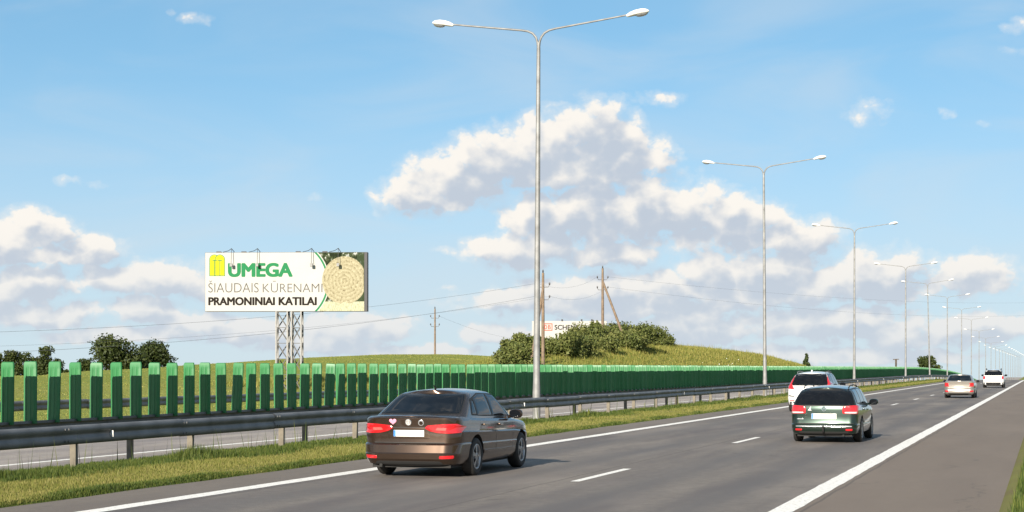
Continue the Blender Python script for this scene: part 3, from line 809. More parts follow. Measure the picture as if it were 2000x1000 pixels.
far_ = pos_at(2350, 420, 560)
wire('power_line', 'higher thin wire running right from the pole in the shrubs', pB(.62, -1.0), far_, 3.5, .013)
wire('power_line', 'lower thin wire running right from the pole in the shrubs', pB(.62, -2.2), (far_[0], far_[1], far_[2] - 1.5), 4.5, .013)
wire('power_line', 'faint wire sloping down from the lone hill pole', pC(.5, -1.0), pos_at(1060, 330, 665), 1.0, .014)

# ------------------------------------------------------------------ foliage
def leaf_mesh(name, blobs, n, size, m, seed, flatk=1.0, shell=.55):
    """many small leaf-clump quads spread through the blobs (centre, radii)"""
    rs = np.random.RandomState(seed)
    wts = np.array([b[1][0] * b[1][2] for b in blobs]); wts = wts / wts.sum()
    which = rs.choice(len(blobs), n, p=wts)
    C = np.array([b[0] for b in blobs])[which]; Rr = np.array([b[1] for b in blobs])[which]
    d = rs.randn(n, 3); d /= np.linalg.norm(d, axis=1)[:, None]
    rad = (shell + (1 - shell) * rs.rand(n)) * (1 + .10 * rs.randn(n))
    p = C + d * Rr * rad[:, None]
    nrm = d + .9 * rs.randn(n, 3); nrm /= np.linalg.norm(nrm, axis=1)[:, None]
    u = np.cross(nrm, rs.randn(n, 3)); u /= np.linalg.norm(u, axis=1)[:, None]; v_ = np.cross(nrm, u)
    s_ = size * (.5 + rs.rand(n))[:, None]
    q = np.stack([p - u * s_ * .5, p + v_ * s_ * .32, p + u * s_ * .5, p - v_ * s_ * .32], 1).reshape(-1, 3)
    f = np.arange(n * 4).reshape(-1, 4)
    tone = np.repeat(np.clip(rs.rand(n) * .6 + (rs.rand(len(blobs)) * .5)[which], 0, 1), 4)
    return fast_mesh(name, q, f, m, tone)

def broad_blobs(w, h, z0, rs, k=20):
    bl = []
    for i in range(k):
        a = rs.rand() * 6.283; t_ = rs.rand(); rr = (w / 2) * math.sqrt(rs.rand()) * (.95 if t_ < .6 else .65)
        z = z0 + (h - z0) * (.12 + .76 * t_); s_ = w * (.19 + .14 * rs.rand())
        bl.append(((rr * math.cos(a), rr * math.sin(a), z), (s_, s_, s_ * .75)))
    return bl

def tree(name, label, x, y, w, h, seed, n=5200, leaf=.38, z0=.18, group='trees on the horizon', m='leaf_tree', base=None):
    rs = np.random.RandomState(seed); g = float(ground(x, y)) if base is None else base
    root = empty(name, (x, y, g)); tag(root, label, 'tree', group)
    b = MB(); r0 = h * .035
    b.tube([(0, 0, -.5), (0, 0, h * .25), (.1, 0, h * .55), (.15, .1, h * .8)], [r0 * 1.3, r0, r0 * .6, r0 * .2], 8)
    for i in range(6):
        a = rs.rand() * 6.28; z = h * (.2 + .4 * rs.rand()); l = w * .38
        b.tube([(0, 0, z), (l * .5 * math.cos(a), l * .5 * math.sin(a), z + h * .10), (l * math.cos(a), l * math.sin(a), z + h * .22)], [r0 * .5, r0 * .32, r0 * .1], 6)
    b.build('trunk', M['bark'], root)
    link('crown', leaf_mesh('crown', broad_blobs(w, h, h * z0, rs), n, leaf, M[m], seed), root)
    return root

def tree_px(label, px, Zc_, ytop, ybase, wpx, seed, **kw):
    x, y, zt_ = pos_at(px, Zc_, ytop); zb_ = pos_at(px, Zc_, ybase)[2]
    return tree(kw.pop('name', 'oak_tree'), label, x, y, wpx / FPX * Zc_, zt_ - zb_, seed, base=zb_, **kw)
tree_px('broad dark tree behind the paddles, tallest of the trees left of the billboard', 224, 260, 662, 752, 104, 11, n=7500)
tree_px('round dark tree nearest the billboard on the left, standing right of the tallest tree', 306, 270, 675, 752, 82, 12, n=6000)
tree_px('low dark bush between the two round trees at the field edge', 262, 265, 698, 744, 36, 13, n=2200, name='bush')
tree_px('peaked tree at left with three paddles in front of it', 92, 300, 676, 752, 56, 14, z0=.05)
tree_px('small round tree at left between the two peaked trees', 56, 310, 687, 752, 54, 15, n=3500, z0=.05)
tree_px('narrow peaked tree second from the left edge', 22, 300, 682, 752, 44, 16, n=3000, z0=.05)
tree_px('tree cut off by the left edge of the picture', -8, 300, 690, 752, 46, 17, n=2500, z0=.05)
tree_px('low bush at the left foot of the tallest tree', 165, 262, 702, 746, 44, 19, n=2200, z0=.02, name='bush')
tree_px('small bush standing alone on the field edge', 129, 262, 720, 744, 14, 20, n=900, z0=.02, name='bush')
tree_px('small distant dark tree showing over the far end of the green screen', 1812, 640, 697, 735, 40, 18, n=3200, leaf=.7)

# conifer sapling on the bank
def conifer(px, Zc_, ytop, ybase, wpx, seed, label):
    x, y, zt_ = pos_at(px, Zc_, ytop); zb_ = pos_at(px, Zc_, ybase)[2]; h = zt_ - zb_; w = wpx / FPX * Zc_
    root = empty('conifer', (x, y, zb_)); tag(root, label, 'tree', 'trees on the horizon')
    b = MB(); b.tube([(0, 0, -.4), (0, 0, h * .9)], [.07, .015], 6); b.build('trunk', M['bark'], root)
    bl = []
    rs = np.random.RandomState(seed)
    for i in range(9):
        t_ = i / 9; ww = w * .5 * (1 - t_) ** .8
        for j in range(4):
            a = rs.rand() * 6.28; bl.append(((ww * .5 * math.cos(a), ww * .5 * math.sin(a), h * (.06 + .88 * t_)), (ww * .5 + .08, ww * .5 + .08, h * .08)))
    link('crown', leaf_mesh('crown', bl, 2600, .3, M['leaf_con'], seed, shell=.3), root)
conifer(1575, 330, 687, 722, 19, 5, 'small pointed conifer at the right end of the grassy bank')
# T-shaped post far behind the screen
x, y, z = pos_at(1750, 420, 702); tp = empty('signpost', (x, y, float(ground(x, y)))); tag(tp, 'small dark T-shaped post beyond the green screen', 'post')
hh = z - float(ground(x, y)); b = MB(); b.tube([(0, 0, -.3), (0, 0, hh)], .22, 6); b.build('post', M['bark'], tp)
b = MB(); b.bar((-.7, 0, hh), (.7, 0, hh + .05), .2); b.build('crossarm', M['bark'], tp)

# shrubs on the bank: px, distance, top, width px
SHR = [(992, 160, 668, 36), (1018, 164, 654, 52), (1047, 168, 662, 44), (1010, 156, 682, 60), (1080, 170, 668, 48), (1108, 174, 652, 58), (1140, 176, 643, 62), (1128, 168, 664, 66),
       (1172, 180, 640, 60), (1205, 182, 637, 62), (1238, 184, 637, 56), (1266, 186, 645, 52), (1288, 190, 655, 38), (1220, 176, 656, 66), (1170, 172, 660, 60), (1308, 196, 661, 14), (1160, 184, 630, 26)]
pl = ['grey-green shrub at the left tip of the thicket on the bank', 'tall loose shrub just left of the nearest lamp pole', 'shrub directly behind the nearest lamp pole', 'low spreading shrub left of the nearest lamp pole, touching the green screen',
      'shrub right of the nearest lamp pole, under the red sign mark', 'shrub covering the lower left of the white sign', 'tall shrub covering the right of the white sign', 'low shrub in front of the white sign',
      'shrub at the foot of the propped utility pole', 'tallest rounded shrub right of the propped utility pole', 'shrub under the lower end of the slanting prop', 'shrub near the right end of the thicket',
      'shrub at the right end of the thicket', 'low shrub in front of the thicket below the slanting prop', 'low shrub in front of the propped utility pole', 'tiny lone shrub right of the thicket', 'thin sprig above the thicket left of the propped utility pole']
for i, (px, zc, yt, wp) in enumerate(SHR):
    zc = (46.5 if 'low' in pl[i] else 49.5) / (.2937 - .0002812 * (px - 1000))
    x, y, zt_ = pos_at(px, zc, yt); g = float(ground(x, y)); h = max(.8, zt_ - g); w = 1.2 * wp / FPX * zc
    rs = np.random.RandomState(100 + i); root = empty('shrub', (x, y, g)); tag(root, pl[i], 'shrub', 'shrubs on the grassy bank')
    b = MB()
    for j in range(6):
        a = rs.rand() * 6.28; b.tube([(0, 0, -.3), (w * .12 * math.cos(a), w * .12 * math.sin(a), h * .4), (w * .3 * math.cos(a), w * .3 * math.sin(a), h * .85)], [.05, .035, .012], 5)
    b.build('stems', M['bark'], root)
    bl = broad_blobs(w * 1.05, h * 1.04, .0, rs, 18)
    # upright shoots make the ragged outline
    for j in range(9):
        a = rs.rand() * 6.28; rr = w * .42 * rs.rand()
        bl.append(((rr * math.cos(a), rr * math.sin(a), h * (.86 + .14 * rs.rand())), (.12, .12, .34)))
    link('leaves', leaf_mesh('leaves', bl, int(2600 + 900 * w), .22, M['leaf_shrub'], 200 + i, shell=.4), root)

# ------------------------------------------------------------------ grass
def blades(name, n, xf, yf, hf, wf, m, seed, zf=None, bend=.35, clump=0):
    rs = np.random.RandomState(seed)
    y = yf(rs, n); x = xf(rs, n, y)
    if clump:
        k = max(1, n // clump); idx = rs.randint(0, k, n); x = x[idx] + rs.randn(n) * .05; y = y[idx] + rs.randn(n) * .09
    h = hf(rs, n, x, y); w = wf(rs, n, y)
    z = ground(x, y) if zf is None else zf(x, y)
    a = rs.rand(n) * np.pi * 2; ca, sa = np.cos(a), np.sin(a)
    bd = h * bend * rs.rand(n); b2 = rs.rand(n) * np.pi * 2
    tip = np.stack([x + bd * np.cos(b2), y + bd * np.sin(b2), z + h], 1)
    p0 = np.stack([x - ca * w / 2, y - sa * w / 2, z - .02], 1); p1 = np.stack([x + ca * w / 2, y + sa * w / 2, z - .02], 1)
    V_ = np.stack([p0, p1, tip], 1).reshape(-1, 3); F_ = np.arange(n * 3).reshape(-1, 3)
    tone = np.repeat(rs.rand(n), 3)
    return link(name, fast_mesh(name, V_, F_, m, tone))
inv = lambda a, b: (lambda rs, n: 1 / (1 / a + rs.rand(n) * (1 / b - 1 / a)))     # density falls with distance
uni = lambda a, b: (lambda rs, n, y=None: a + (b - a) * rs.rand(n))
wd = lambda w0, y0: (lambda rs, n, y: w0 * np.maximum(1, y / y0) * (.6 + .8 * rs.rand(n)))
patch = lambda x, y: .65 + .35 * np.sin(x * 2.1 + 1.7 * np.sin(y * .37)) * np.sin(y * .61)
tag(blades('mown_grass', 230000, uni(-16.6, -13.22), inv(17, 330), lambda rs, n, x, y: (.03 + .05 * rs.rand(n)) * patch(x, y), wd(.016, 28), M['mown'], 1),
    'short mown yellow-green grass on the median verge', 'grass', kind='stuff')
def edge_h(rs, n, x, y): return (.03 + .06 * rs.rand(n)) * (.7 + .5 * np.sin(y * 1.3) * np.sin(y * .47 + 1))
tag(blades('edge_grass', 60000, lambda rs, n, y: -13.16 - np.abs(rs.randn(n)) * .16 + .05 * np.sin(y * 2.2) * np.sin(y * .7), inv(17, 260), edge_h, wd(.02, 28), M['tall'], 2, clump=9),
    'ragged green grass edge beside the asphalt', 'grass', kind='stuff')
def tall_h(rs, n, x, y):
    k = .5 + .5 * np.sin(y * .9 + 2 * np.sin(y * .23)) * np.sin(y * .31 + 1.1)
    c = np.exp(-((x + 16.3) / .45) ** 2)
    return (.03 + .07 * rs.rand(n) + c * (.06 + .24 * k ** 3) * rs.rand(n))
tag(blades('tall_grass', 170000, lambda rs, n, y: np.maximum(-17.5, -16.3 + rs.randn(n) * .38 + .18 * np.sin(y * .8)), inv(17, 420), tall_h, wd(.018, 28), M['tall'], 3, clump=7),
    'tall green grass and weeds under the median guard rail', 'grass', kind='stuff')
tag(blades('median_grass', 50000, uni(-18.15, -17.2), inv(17, 300), lambda rs, n, x, y: .02 + .05 * rs.rand(n), wd(.02, 28), M['tall'], 4, clump=6),
    'grass strip between the two median barriers', 'grass', kind='stuff')
tag(blades('field_grass', 150000, lambda rs, n, y: -32.2 - 60 * rs.rand(n) ** 1.8, uni(38, 240), lambda rs, n, x, y: .015 + .045 * rs.rand(n), wd(.05, 60), M['field'], 5),
    'yellow-green field grass beyond the far guard rail', 'grass', kind='stuff')
tag(blades('bank_grass', 300000, uni(-60, -36), uni(118, 430), lambda rs, n, x, y: (.12 + .38 * rs.rand(n) ** 2) + .5 * (rs.rand(n) < .012), wd(.045, 150), M['meadow'], 6, clump=3),
    'tall yellow meadow grass covering the roadside bank', 'grass', kind='stuff')
tag(blades('verge_grass', 50000, lambda rs, n, y: -.42 + np.abs(rs.randn(n)) * 1.1, inv(9, 70), lambda rs, n, x, y: .05 + .12 * rs.rand(n), wd(.012, 18), M['tall'], 8),
    'green grass verge at the lower right corner', 'grass', kind='stuff')
# weed stalks standing above the tall grass
tag(blades('weed_stalks', 160, lambda rs, n, y: -16.75 + rs.randn(n) * .35, inv(20, 260), lambda rs, n, x, y: .35 + .4 * rs.rand(n), wd(.02, 30), M['tall'], 9, bend=.25),
    'thin weed stalks along the median guard rail', 'weeds', kind='stuff')
rs = np.random.RandomState(77)
fvs = []; 
for (px, zc, n_, sp) in ((1292, 180, 40, 1.2), (1312, 186, 22, 1.0), (1400, 215, 14, 2.5), (1450, 240, 10, 3)):
    for i in range(n_):
        x, y = pos_at(px + rs.randn() * 3, zc); x += rs.randn() * sp * .5; y += rs.randn() * sp * 2; x = max(x, -47)
        z = float(ground(x, y)) + .5 + .4 * rs.rand(); s_ = .03 + .045 * rs.rand()
        fvs += [(x - s_, y - .03, z), (x + s_, y - .03, z + .02), (x, y + s_, z + .06), (x, y - s_, z - s_)]
fvs = np.array(fvs); nf = len(fvs) // 4
ff = np.concatenate([np.arange(nf * 4).reshape(-1, 4)[:, [0, 1, 2]], np.arange(nf * 4).reshape(-1, 4)[:, [0, 3, 1]]])
tag(link('wildflowers', fast_mesh('wildflowers', fvs, ff, M['flower'])), 'patch of white wildflowers on the grassy bank', 'flowers', kind='stuff')

# ------------------------------------------------------------------ cars
def outline(w, yr, yf, rr, rf, bowr, bowf, side=34):
    """right half of a plan outline, rear centre to front centre"""
    pts = []
    rx = min(rr, w * .6); fx = min(rf, w * .6)
    for i in range(7):
        x = (w - rx) * i / 7; pts.append((x, yr + bowr * (x / w) ** 2))
    y0 = yr + bowr * ((w - rx) / w) ** 2; ye = y0 + rr * 1.0
    for i in range(10):
        a = math.pi / 2 * i / 9; pts.append((w - rx + rx * math.sin(a) ** .9, y0 + (ye - y0) * (1 - math.cos(a) ** .9)))
    y1 = yf - bowf * ((w - fx) / w) ** 2; ys_ = y1 - rf * 1.1
    for i in range(1, side):
        pts.append((w, ye + (ys_ - ye) * i / side))
    for i in range(10):
        a = math.pi / 2 * i / 9; pts.append((w - fx + fx * math.cos(a) ** .9, ys_ + (y1 - ys_) * math.sin(a) ** .9))
    for i in range(1, 8):
        x = (w - fx) * (1 - i / 7); pts.append((x, yf - bowf * (x / w) ** 2))
    return pts

def shell(levels, zfun, crown, ym, hl, taper, rr, rf, bowr, bowf, capn=6):
    """stack plan outlines into a closed skin. levels = (t, w, yr, yf); zfun(t, y)"""
    vs = []; fs = []; rings = []
    for (t_, w, yr, yf) in levels:
        half = outline(w, yr, yf, rr(t_) if callable(rr) else rr, rf, bowr, bowf)
        half = [(x * (1 - taper * ((y - ym) / hl) ** 2), y) for x, y in half]
        ring_ = half + [(-x, y) for x, y in reversed(half[1:-1])]
        base = len(vs); rings.append((base, len(ring_), half))
        vs += [(x, y, zfun(t_, y)) for x, y in ring_]
    n = rings[0][1]
    for a in range(len(rings) - 1):
        b0, b1 = rings[a][0], rings[a + 1][0]
        for i in range(n):
            j = (i + 1) % n; fs.append((b0 + i, b0 + j, b1 + j, b1 + i))
    def cap(base, half, cr, flip):
        m = len(half); rows = []
        for i in range(m):
            x, y, z = vs[base + i]
            if i in (0, m - 1): rows.append([base + i] * (capn + 1)); continue
            row = [base + i]
            for k in range(1, capn):
                f = 1 - 2 * k / capn; vs.append((x * f, y, z + cr(y) * (1 - f * f))); row.append(len(vs) - 1)
            row.append(base + (n - i)); rows.append(row)
        for i in range(m - 1):
            for k in range(capn):
                q = [rows[i][k], rows[i + 1][k], rows[i + 1][k + 1], rows[i][k + 1]]
                q = [v for s_, v in enumerate(q) if v not in q[:s_]]
                if len(q) >= 3: fs.append(tuple(reversed(q)) if flip else tuple(q))
    cap(rings[-1][0], rings[-1][2], crown, False)
    cap(rings[0][0], rings[0][2], lambda y: 0, True)
    return vs, fs

def body_mesh(name, vs, fs, mats, angle=26):
    me = bpy.data.meshes.new(name); me.from_pydata(vs, [], fs)
    for m in mats: me.materials.append(m)
    bm = bmesh.new(); bm.from_mesh(me); bmesh.ops.recalc_face_normals(bm, faces=bm.faces); bm.to_mesh(me); bm.free()
    me.shade_smooth(); me.set_sharp_from_angle(angle=R(angle)); return me

def cut_arches(me, axles, r, w):
    o = link('tmp', me); cutters = []
    for (y, z) in axles:
        for s_ in (-1, 1):
            b = MB(); n = 36
            xa, xb = s_ * (w - .30), s_ * (w + .3)
            vs = [(x, y + r * math.cos(2 * math.pi * k / n), z + r * math.sin(2 * math.pi * k / n)) for x in (xa, xb) for k in range(n)]
            fs = [(k, (k + 1) % n, n + (k + 1) % n, n + k) for k in range(n)] + [tuple(range(n)), tuple(range(2 * n - 1, n - 1, -1))]
            cm = bpy.data.meshes.new('cut'); cm.from_pydata(vs, [], fs)
            for m in me.materials: cm.materials.append(m)
            for p in cm.polygons: p.material_index = 1
            bm = bmesh.new(); bm.from_mesh(cm); bmesh.ops.recalc_face_normals(bm, faces=bm.faces); bm.to_mesh(cm); bm.free()
            c = link('cut', cm); cutters.append(c)
            md = o.modifiers.new('b', 'BOOLEAN'); md.operation = 'DIFFERENCE'; md.object = c; md.solver = 'EXACT'
    dg = bpy.context.evaluated_depsgraph_get(); dg.update()
    out = bpy.data.meshes.new_from_object(o.evaluated_get(dg))
    for c in cutters + [o]: bpy.data.objects.remove(c)
    out.shade_smooth(); out.set_sharp_from_angle(angle=R(26)); return out

def resample(poly, rad=.0, step=.04):
    """rounded corners and even points along a closed 2D polygon"""
    out = []; n = len(poly)
    for i in range(n):
        p = Vector(poly[i]); a = Vector(poly[i - 1]); b = Vector(poly[(i + 1) % n])
        r1 = min(rad, (a - p).length * .45); r2 = min(rad, (b - p).length * .45)
        if rad > 0:
            s_ = p + (a - p).normalized() * r1; e = p + (b - p).normalized() * r2
            for k in range(5):
                t_ = k / 4; out.append(s_ * (1 - t_) ** 2 + p * 2 * t_ * (1 - t_) + e * t_ * t_)
        else: out.append(p)
    fin = []
    for i in range(len(out)):
        a, b = out[i], out[(i + 1) % len(out)]; k = max(1, int((b - a).length / step))
        for j in range(k): fin.append(a.lerp(b, j / k))
    return fin

class Car:
    def __init__(s, name, label, loc, rz=0.0, cat='car'):
        s.root = empty(name, loc, rz); tag(s.root, label, cat, 'cars driving away on the motorway'); s.bvh = {}
    def addbvh(s, *meshes):
        vs = []; ps = []
        for me in meshes:
            b = len(vs); vs += [v.co.copy() for v in me.vertices]; ps += [[b + i for i in p.vertices] for p in me.polygons]
        s.tree = BVHTree.FromPolygons(vs, ps)
    def hit(s, u, v, axis):
        if axis == 'rear': o, d = Vector((u, -2, v)), Vector((0, 1, 0))
        elif axis == 'right': o, d = Vector((3, u, v)), Vector((-1, 0, 0))
        elif axis == 'left': o, d = Vector((-3, u, v)), Vector((1, 0, 0))
        elif axis == 'front': o, d = Vector((u, 8, v)), Vector((0, -1, 0))
        elif axis == 'top': o, d = Vector((u, v, 4)), Vector((0, 0, -1))
        loc, nrm, i, dist = s.tree.ray_cast(o, d)
        if loc is None: return None
        if nrm.dot(d) > 0: nrm = -nrm
        return loc, nrm
    def panel(s, name, poly, axis, m, off=.006, rad=.02, parent=None, label=None):
        pts = resample(poly, rad); n = len(pts); c = sum(pts, Vector((0, 0))) / n
        vs = []; rows = []
        for (f, o) in ((1.0, -.004), (1.0, off * .55), (.94, off), (.75, off), (.5, off), (.25, off)):
            row = []
            for p in pts:
                q = c + (p - c) * f; h = None
                for tr in range(8):
                    h = s.hit(q.x, q.y, axis)
                    if h: break
                    q = q.lerp(c, .06)
                if not h: return None
                row.append(len(vs)); vs.append(h[0] + h[1] * o)
            rows.append(row)
        h = s.hit(c.x, c.y, axis); vs.append(h[0] + h[1] * off); fs = []
        for a in range(len(rows) - 1):
            for i in range(n): fs.append((rows[a][i], rows[a][(i + 1) % n], rows[a + 1][(i + 1) % n], rows[a + 1][i]))
        for i in range(n): fs.append((rows[-1][i], rows[-1][(i + 1) % n], len(vs) - 1))
        me = bpy.data.meshes.new(name); me.from_pydata([tuple(v) for v in vs], [], fs); me.materials.append(m)
        bm = bmesh.new(); bm.from_mesh(me); bmesh.ops.recalc_face_normals(bm, faces=bm.faces)
        bm.to_mesh(me); bm.free()
        me.shade_smooth(); me.set_sharp_from_angle(angle=R(40))
        o = link(name, me, parent or s.root)
        if label: o['label'] = label
        return o
    def both(s, name, poly, m, **kw):
        s.panel(name, poly, 'right', m, **kw); return s.panel(name, poly, 'left', m, **kw)
    def mirror(s, name, poly, m, **kw):
        a = s.panel(name, poly, 'rear', m, **kw); b = s.panel(name, [(-x, z) for x, z in poly], 'rear', m, **kw); return a, b
    def seam(s, pts, axis, w=.008, m=None, name='seam', off=.0015, step=.05):
        P = [Vector(p) for p in pts]; fine = []
        for a, b in zip(P[:-1], P[1:]):
            k = max(1, int((b - a).length / step))
            for j in range(k): fine.append(a.lerp(b, j / k))
        fine.append(P[-1]); vs = []; fs = []
        for i, p in enumerate(fine):
            d = (fine[min(i + 1, len(fine) - 1)] - fine[max(i - 1, 0)]).normalized(); nn = Vector((-d.y, d.x))
            for sg in (-1, 1):
                h = s.hit(p.x + nn.x * w / 2 * sg, p.y + nn.y * w / 2 * sg, axis)
                if not h: return None
                vs.append(tuple(h[0] + h[1] * off))
        fs = [(2*i, 2*i+1, 2*i+3, 2*i+2) for i in range(len(fine) - 1)]
        me = bpy.data.meshes.new(name); me.from_pydata(vs, [], fs); me.materials.append(m or M['dark'])
        return link(name, me, s.root)

def tyre_rim(r, w, rimr, spokes=5):
    prof_ = [(rimr, -w/2 + .01), (rimr + .02, -w/2), (r - .035, -w/2), (r - .008, -w/2 + .025), (r, -w/2 + .05), (r, w/2 - .05), (r - .008, w/2 - .025), (r - .035, w/2), (rimr + .02, w/2), (rimr, w/2 - .01)]
    n = 40; b = MB(); vs = []
    for (rr, x) in prof_:
        for k in range(n):
            a = 2 * math.pi * k / n; vs.append((x, rr * math.cos(a), rr * math.sin(a)))
    b.add(vs, [(i*n+k, i*n+(k+1) % n, (i+1)*n+(k+1) % n, (i+1)*n+k) for i in range(len(prof_)-1) for k in range(n)], True)
    ty = b.mesh('tyre', M['tyre'])
    b = MB(); prf = [(rimr + .004, -w/2 + .02), (rimr + .004, w/2 - .008), (rimr - .018, w/2 - .006), (rimr - .03, w/2 - .03), (rimr - .035, -w/2 + .03)]
    vs = []
    for (rr, x) in prf:
        for k in range(n):
            a = 2 * math.pi * k / n; vs.append((x, rr * math.cos(a), rr * math.sin(a)))
    b.add(vs, [(i*n+k, i*n+(k+1) % n, (i+1)*n+(k+1) % n, (i+1)*n+k) for i in range(len(prf)-1) for k in range(n)], True)
    for k in range(spokes):
        for sp in (-.12, .12):
            a = 2 * math.pi * k / spokes + .3; a1 = a + sp
            b.bar((w/2 - .02, .03 * math.cos(a), .03 * math.sin(a)), (w/2 - .03, (rimr - .02) * math.cos(a1), (rimr - .02) * math.sin(a1)), .034, .03)
    hub = [(w/2 - .045, .075), (w/2 - .012, .07), (w/2 - .006, .04)]
    for (x0, r0), (x1, r1) in zip(hub[:-1], hub[1:]):
        vs = [(x, rr * math.cos(2*math.pi*k/16), rr * math.sin(2*math.pi*k/16)) for x, rr in ((x0, r0), (x1, r1)) for k in range(16)]
        b.add(vs, [(k, (k+1) % 16, 16 + (k+1) % 16, 16 + k) for k in range(16)])
    b.add([(w/2 - .006, .04 * math.cos(2*math.pi*k/16), .04 * math.sin(2*math.pi*k/16)) for k in range(16)], [tuple(range(16))])
    rim = b.mesh('rim', M['rim'])
    b = MB(); vs = [(.02, (rimr - .03) * math.cos(2*math.pi*k/n), (rimr - .03) * math.sin(2*math.pi*k/n)) for k in range(n)]; b.add(vs, [tuple(range(n))])
    back = b.mesh('brake_disc', M['under']); return ty, rim, back

def ellipsoid(b, c, r, n=14, m=9, p=.75):
    vs = []; sg = lambda x: math.copysign(abs(x) ** p, x)
    for i in range(m + 1):
        th = math.pi * i / m
        for k in range(n):
            a = 2 * math.pi * k / n
            vs.append((c[0] + r[0] * sg(math.sin(th)) * sg(math.cos(a)), c[1] + r[1] * sg(math.sin(th)) * sg(math.sin(a)), c[2] + r[2] * sg(math.cos(th))))
    b.add(vs, [(i*n+k, (i+1)*n+k, (i+1)*n+(k+1) % n, i*n+(k+1) % n) for i in range(m) for k in range(n)], True)

def build_car(c, P):
    """c = Car, P = parameter dictionary"""
    L = P['L']; W = P['W'] / 2; z0 = P['levels'][0][0]; zs = P['levels'][-1][0]
    sh = lambda y: float(np.interp(y, *P['sh']))
    def zl(t_, y): return z0 + (t_ - z0) / (zs - z0) * (sh(y) - z0)
    crown = lambda y: P.get('crown', .045) * min(1, max(0, (y - .0) / .25), (L - y) / .5 if y > L - .5 else 1)
    lv = [(z, w, yr, yf) for (z, w, yr, yf) in P['levels']]
    vs, fs = shell(lv, zl, crown, L * .48, L * .5, .05, P.get('rr', .26), .55, P.get('bow', .07), .28)
    low = body_mesh('body', vs, fs, [P['paint'], M['under']])
    ax = [(P['ra'], P['wr']), (P['fa'], P['wr'])]
    body = cut_arches(low, ax, P['wr'] + .055, W)
    link('body', body, c.root)
    # cabin
    roof = lambda y: P['roofz'] - P.get('roofdrop', .03) * ((y - P['roofy']) / 1.0) ** 2
    def zc_(t_, y):
        a = sh(y) - .015; return a + (roof(y) - a) * t_
    vs, fs = shell(P['cabin'], zc_, lambda y: P.get('roofcrown', .055), P['roofy'], L * .5, .04, P.get('crr', .16), .22, P.get('cbow', .10), .16)
    cab = body_mesh('cabin', vs, fs, [P['paint']], 32); link('cabin', cab, c.root)
    c.addbvh(body, cab)
    # under tray
    b = MB(); b.box(-W * .78, W * .78, .22, L - .35, .17, .34); b.build('under_tray', M['under'], c.root)
    # wheels
    ty, rim, back = tyre_rim(P['wr'], P.get('ww', .215), P['wr'] * .66)
    for y in (P['ra'], P['fa']):
        for s_ in (1, -1):
            wh = empty('wheel', (s_ * (W - P.get('ww', .215) / 2 - .012), y, P['wr'])); wh.parent = c.root
            if s_ < 0: wh.rotation_euler = (0, 0, math.pi)
            link('tyre', ty, wh); link('rim', rim, wh); link('brake_disc', back, wh)
    # mirrors
    my, mz = P['mirror']
    for s_ in (1, -1):
        b = MB(); ellipsoid(b, (0, 0, 0), (.125, .075, .085)); b.tube([(-s_ * .16, .03, -.06), (-s_ * .05, .01, -.03)], [.03, .035], 8)
        mo = b.build('wing_mirror', P.get('mirror_paint', P['paint']), c.root, (s_ * (W + .085), my, mz))
        b = MB(); b.add([(.105 * math.cos(a), -.0765, .068 * math.sin(a)) for a in [2*math.pi*k/18 for k in range(18)]], [tuple(range(18))]); b.build('mirror_glass', M['glass'], mo)

# --- brown sedan
P1 = dict(L=4.64, W=1.78, paint=paint('brown_metallic', (.066, .040, .026), .75, .27), crown=.035, rr=.30, bow=.09,
    levels=[(.20,.74,.16,4.45),(.235,.82,.07,4.55),(.32,.862,.012,4.62),(.405,.876,.0,4.64),(.425,.874,.016,4.64),(.55,.886,.03,4.64),(.572,.884,.055,4.64),(.585,.878,.085,4.63),(.64,.884,.088,4.62),(.765,.893,.090,4.60),(.79,.880,.088,4.60),(.90,.876,.082,4.58),(.965,.868,.065,4.56),(1.0,.845,.062,4.54),(1.022,.80,.095,4.50)],
    sh=([0, .6, 1.3, 2.2, 3.3, 3.9, 4.4, 4.64], [1.022, 1.02, .985, .955, .925, .87, .78, .70]),
    ra=1.08, fa=3.73, wr=.325, roofz=1.415, roofy=2.0, roofdrop=.035, roofcrown=.06, cbow=.16, crr=.22,
    cabin=[(0,.82,.42,3.62),(.3,.775,.63,3.36),(.6,.72,.86,3.10),(.82,.672,1.04,2.90),(.94,.635,1.15,2.79),(1.0,.59,1.25,2.70)], mirror=(3.02, 1.01))
c1 = Car('sedan', 'dark brown sedan nearest the camera with heart sticker on its boot lid', (-10.16, 27.12, 0))
build_car(c1, P1)
seal = M['dark']
c1.panel('window_seal', [(-.725,1.05),(.725,1.05),(.605,1.385),(-.605,1.385)], 'rear', seal, .003, .05)
c1.panel('rear_window', [(-.705,1.062),(.705,1.062),(.588,1.375),(-.588,1.375)], 'rear', M['glass'], .007, .06)
c1.both('window_seal', [(.98,1.03),(1.60,1.0),(3.17,.965),(2.60,1.375),(1.75,1.40),(1.22,1.30)], seal, off=.003, rad=.05)
c1.both('side_window', [(2.17,1.0),(3.06,.982),(2.58,1.345),(2.17,1.372)], M['glass'], off=.007, rad=.03)
c1.both('side_window', [(1.32,1.025),(2.09,1.003),(2.09,1.375),(1.72,1.372),(1.40,1.31)], M['glass'], off=.007, rad=.03)
c1.both('quarter_window', [(1.04,1.045),(1.26,1.035),(1.32,1.27),(1.24,1.26)], M['glass'], off=.007, rad=.03)
c1.panel('windscreen', [(-.66,1.0),(.66,1.0),(.53,1.36),(-.53,1.36)], 'front', M['glass'], .007, .05)
c1.mirror('tail_light', [(.28,.835),(.33,.880),(.60,.903),(.80,.908),(.856,.87),(.852,.755),(.70,.742),(.50,.752),(.36,.785)], M['red'], off=.012, rad=.02)
c1.mirror('tail_light_patch', [(.46,.80),(.64,.79),(.66,.84),(.49,.845)], M['red_highlight'], off=.0145, rad=.015)  # pinkish patch: a highlight painted onto each red tail light
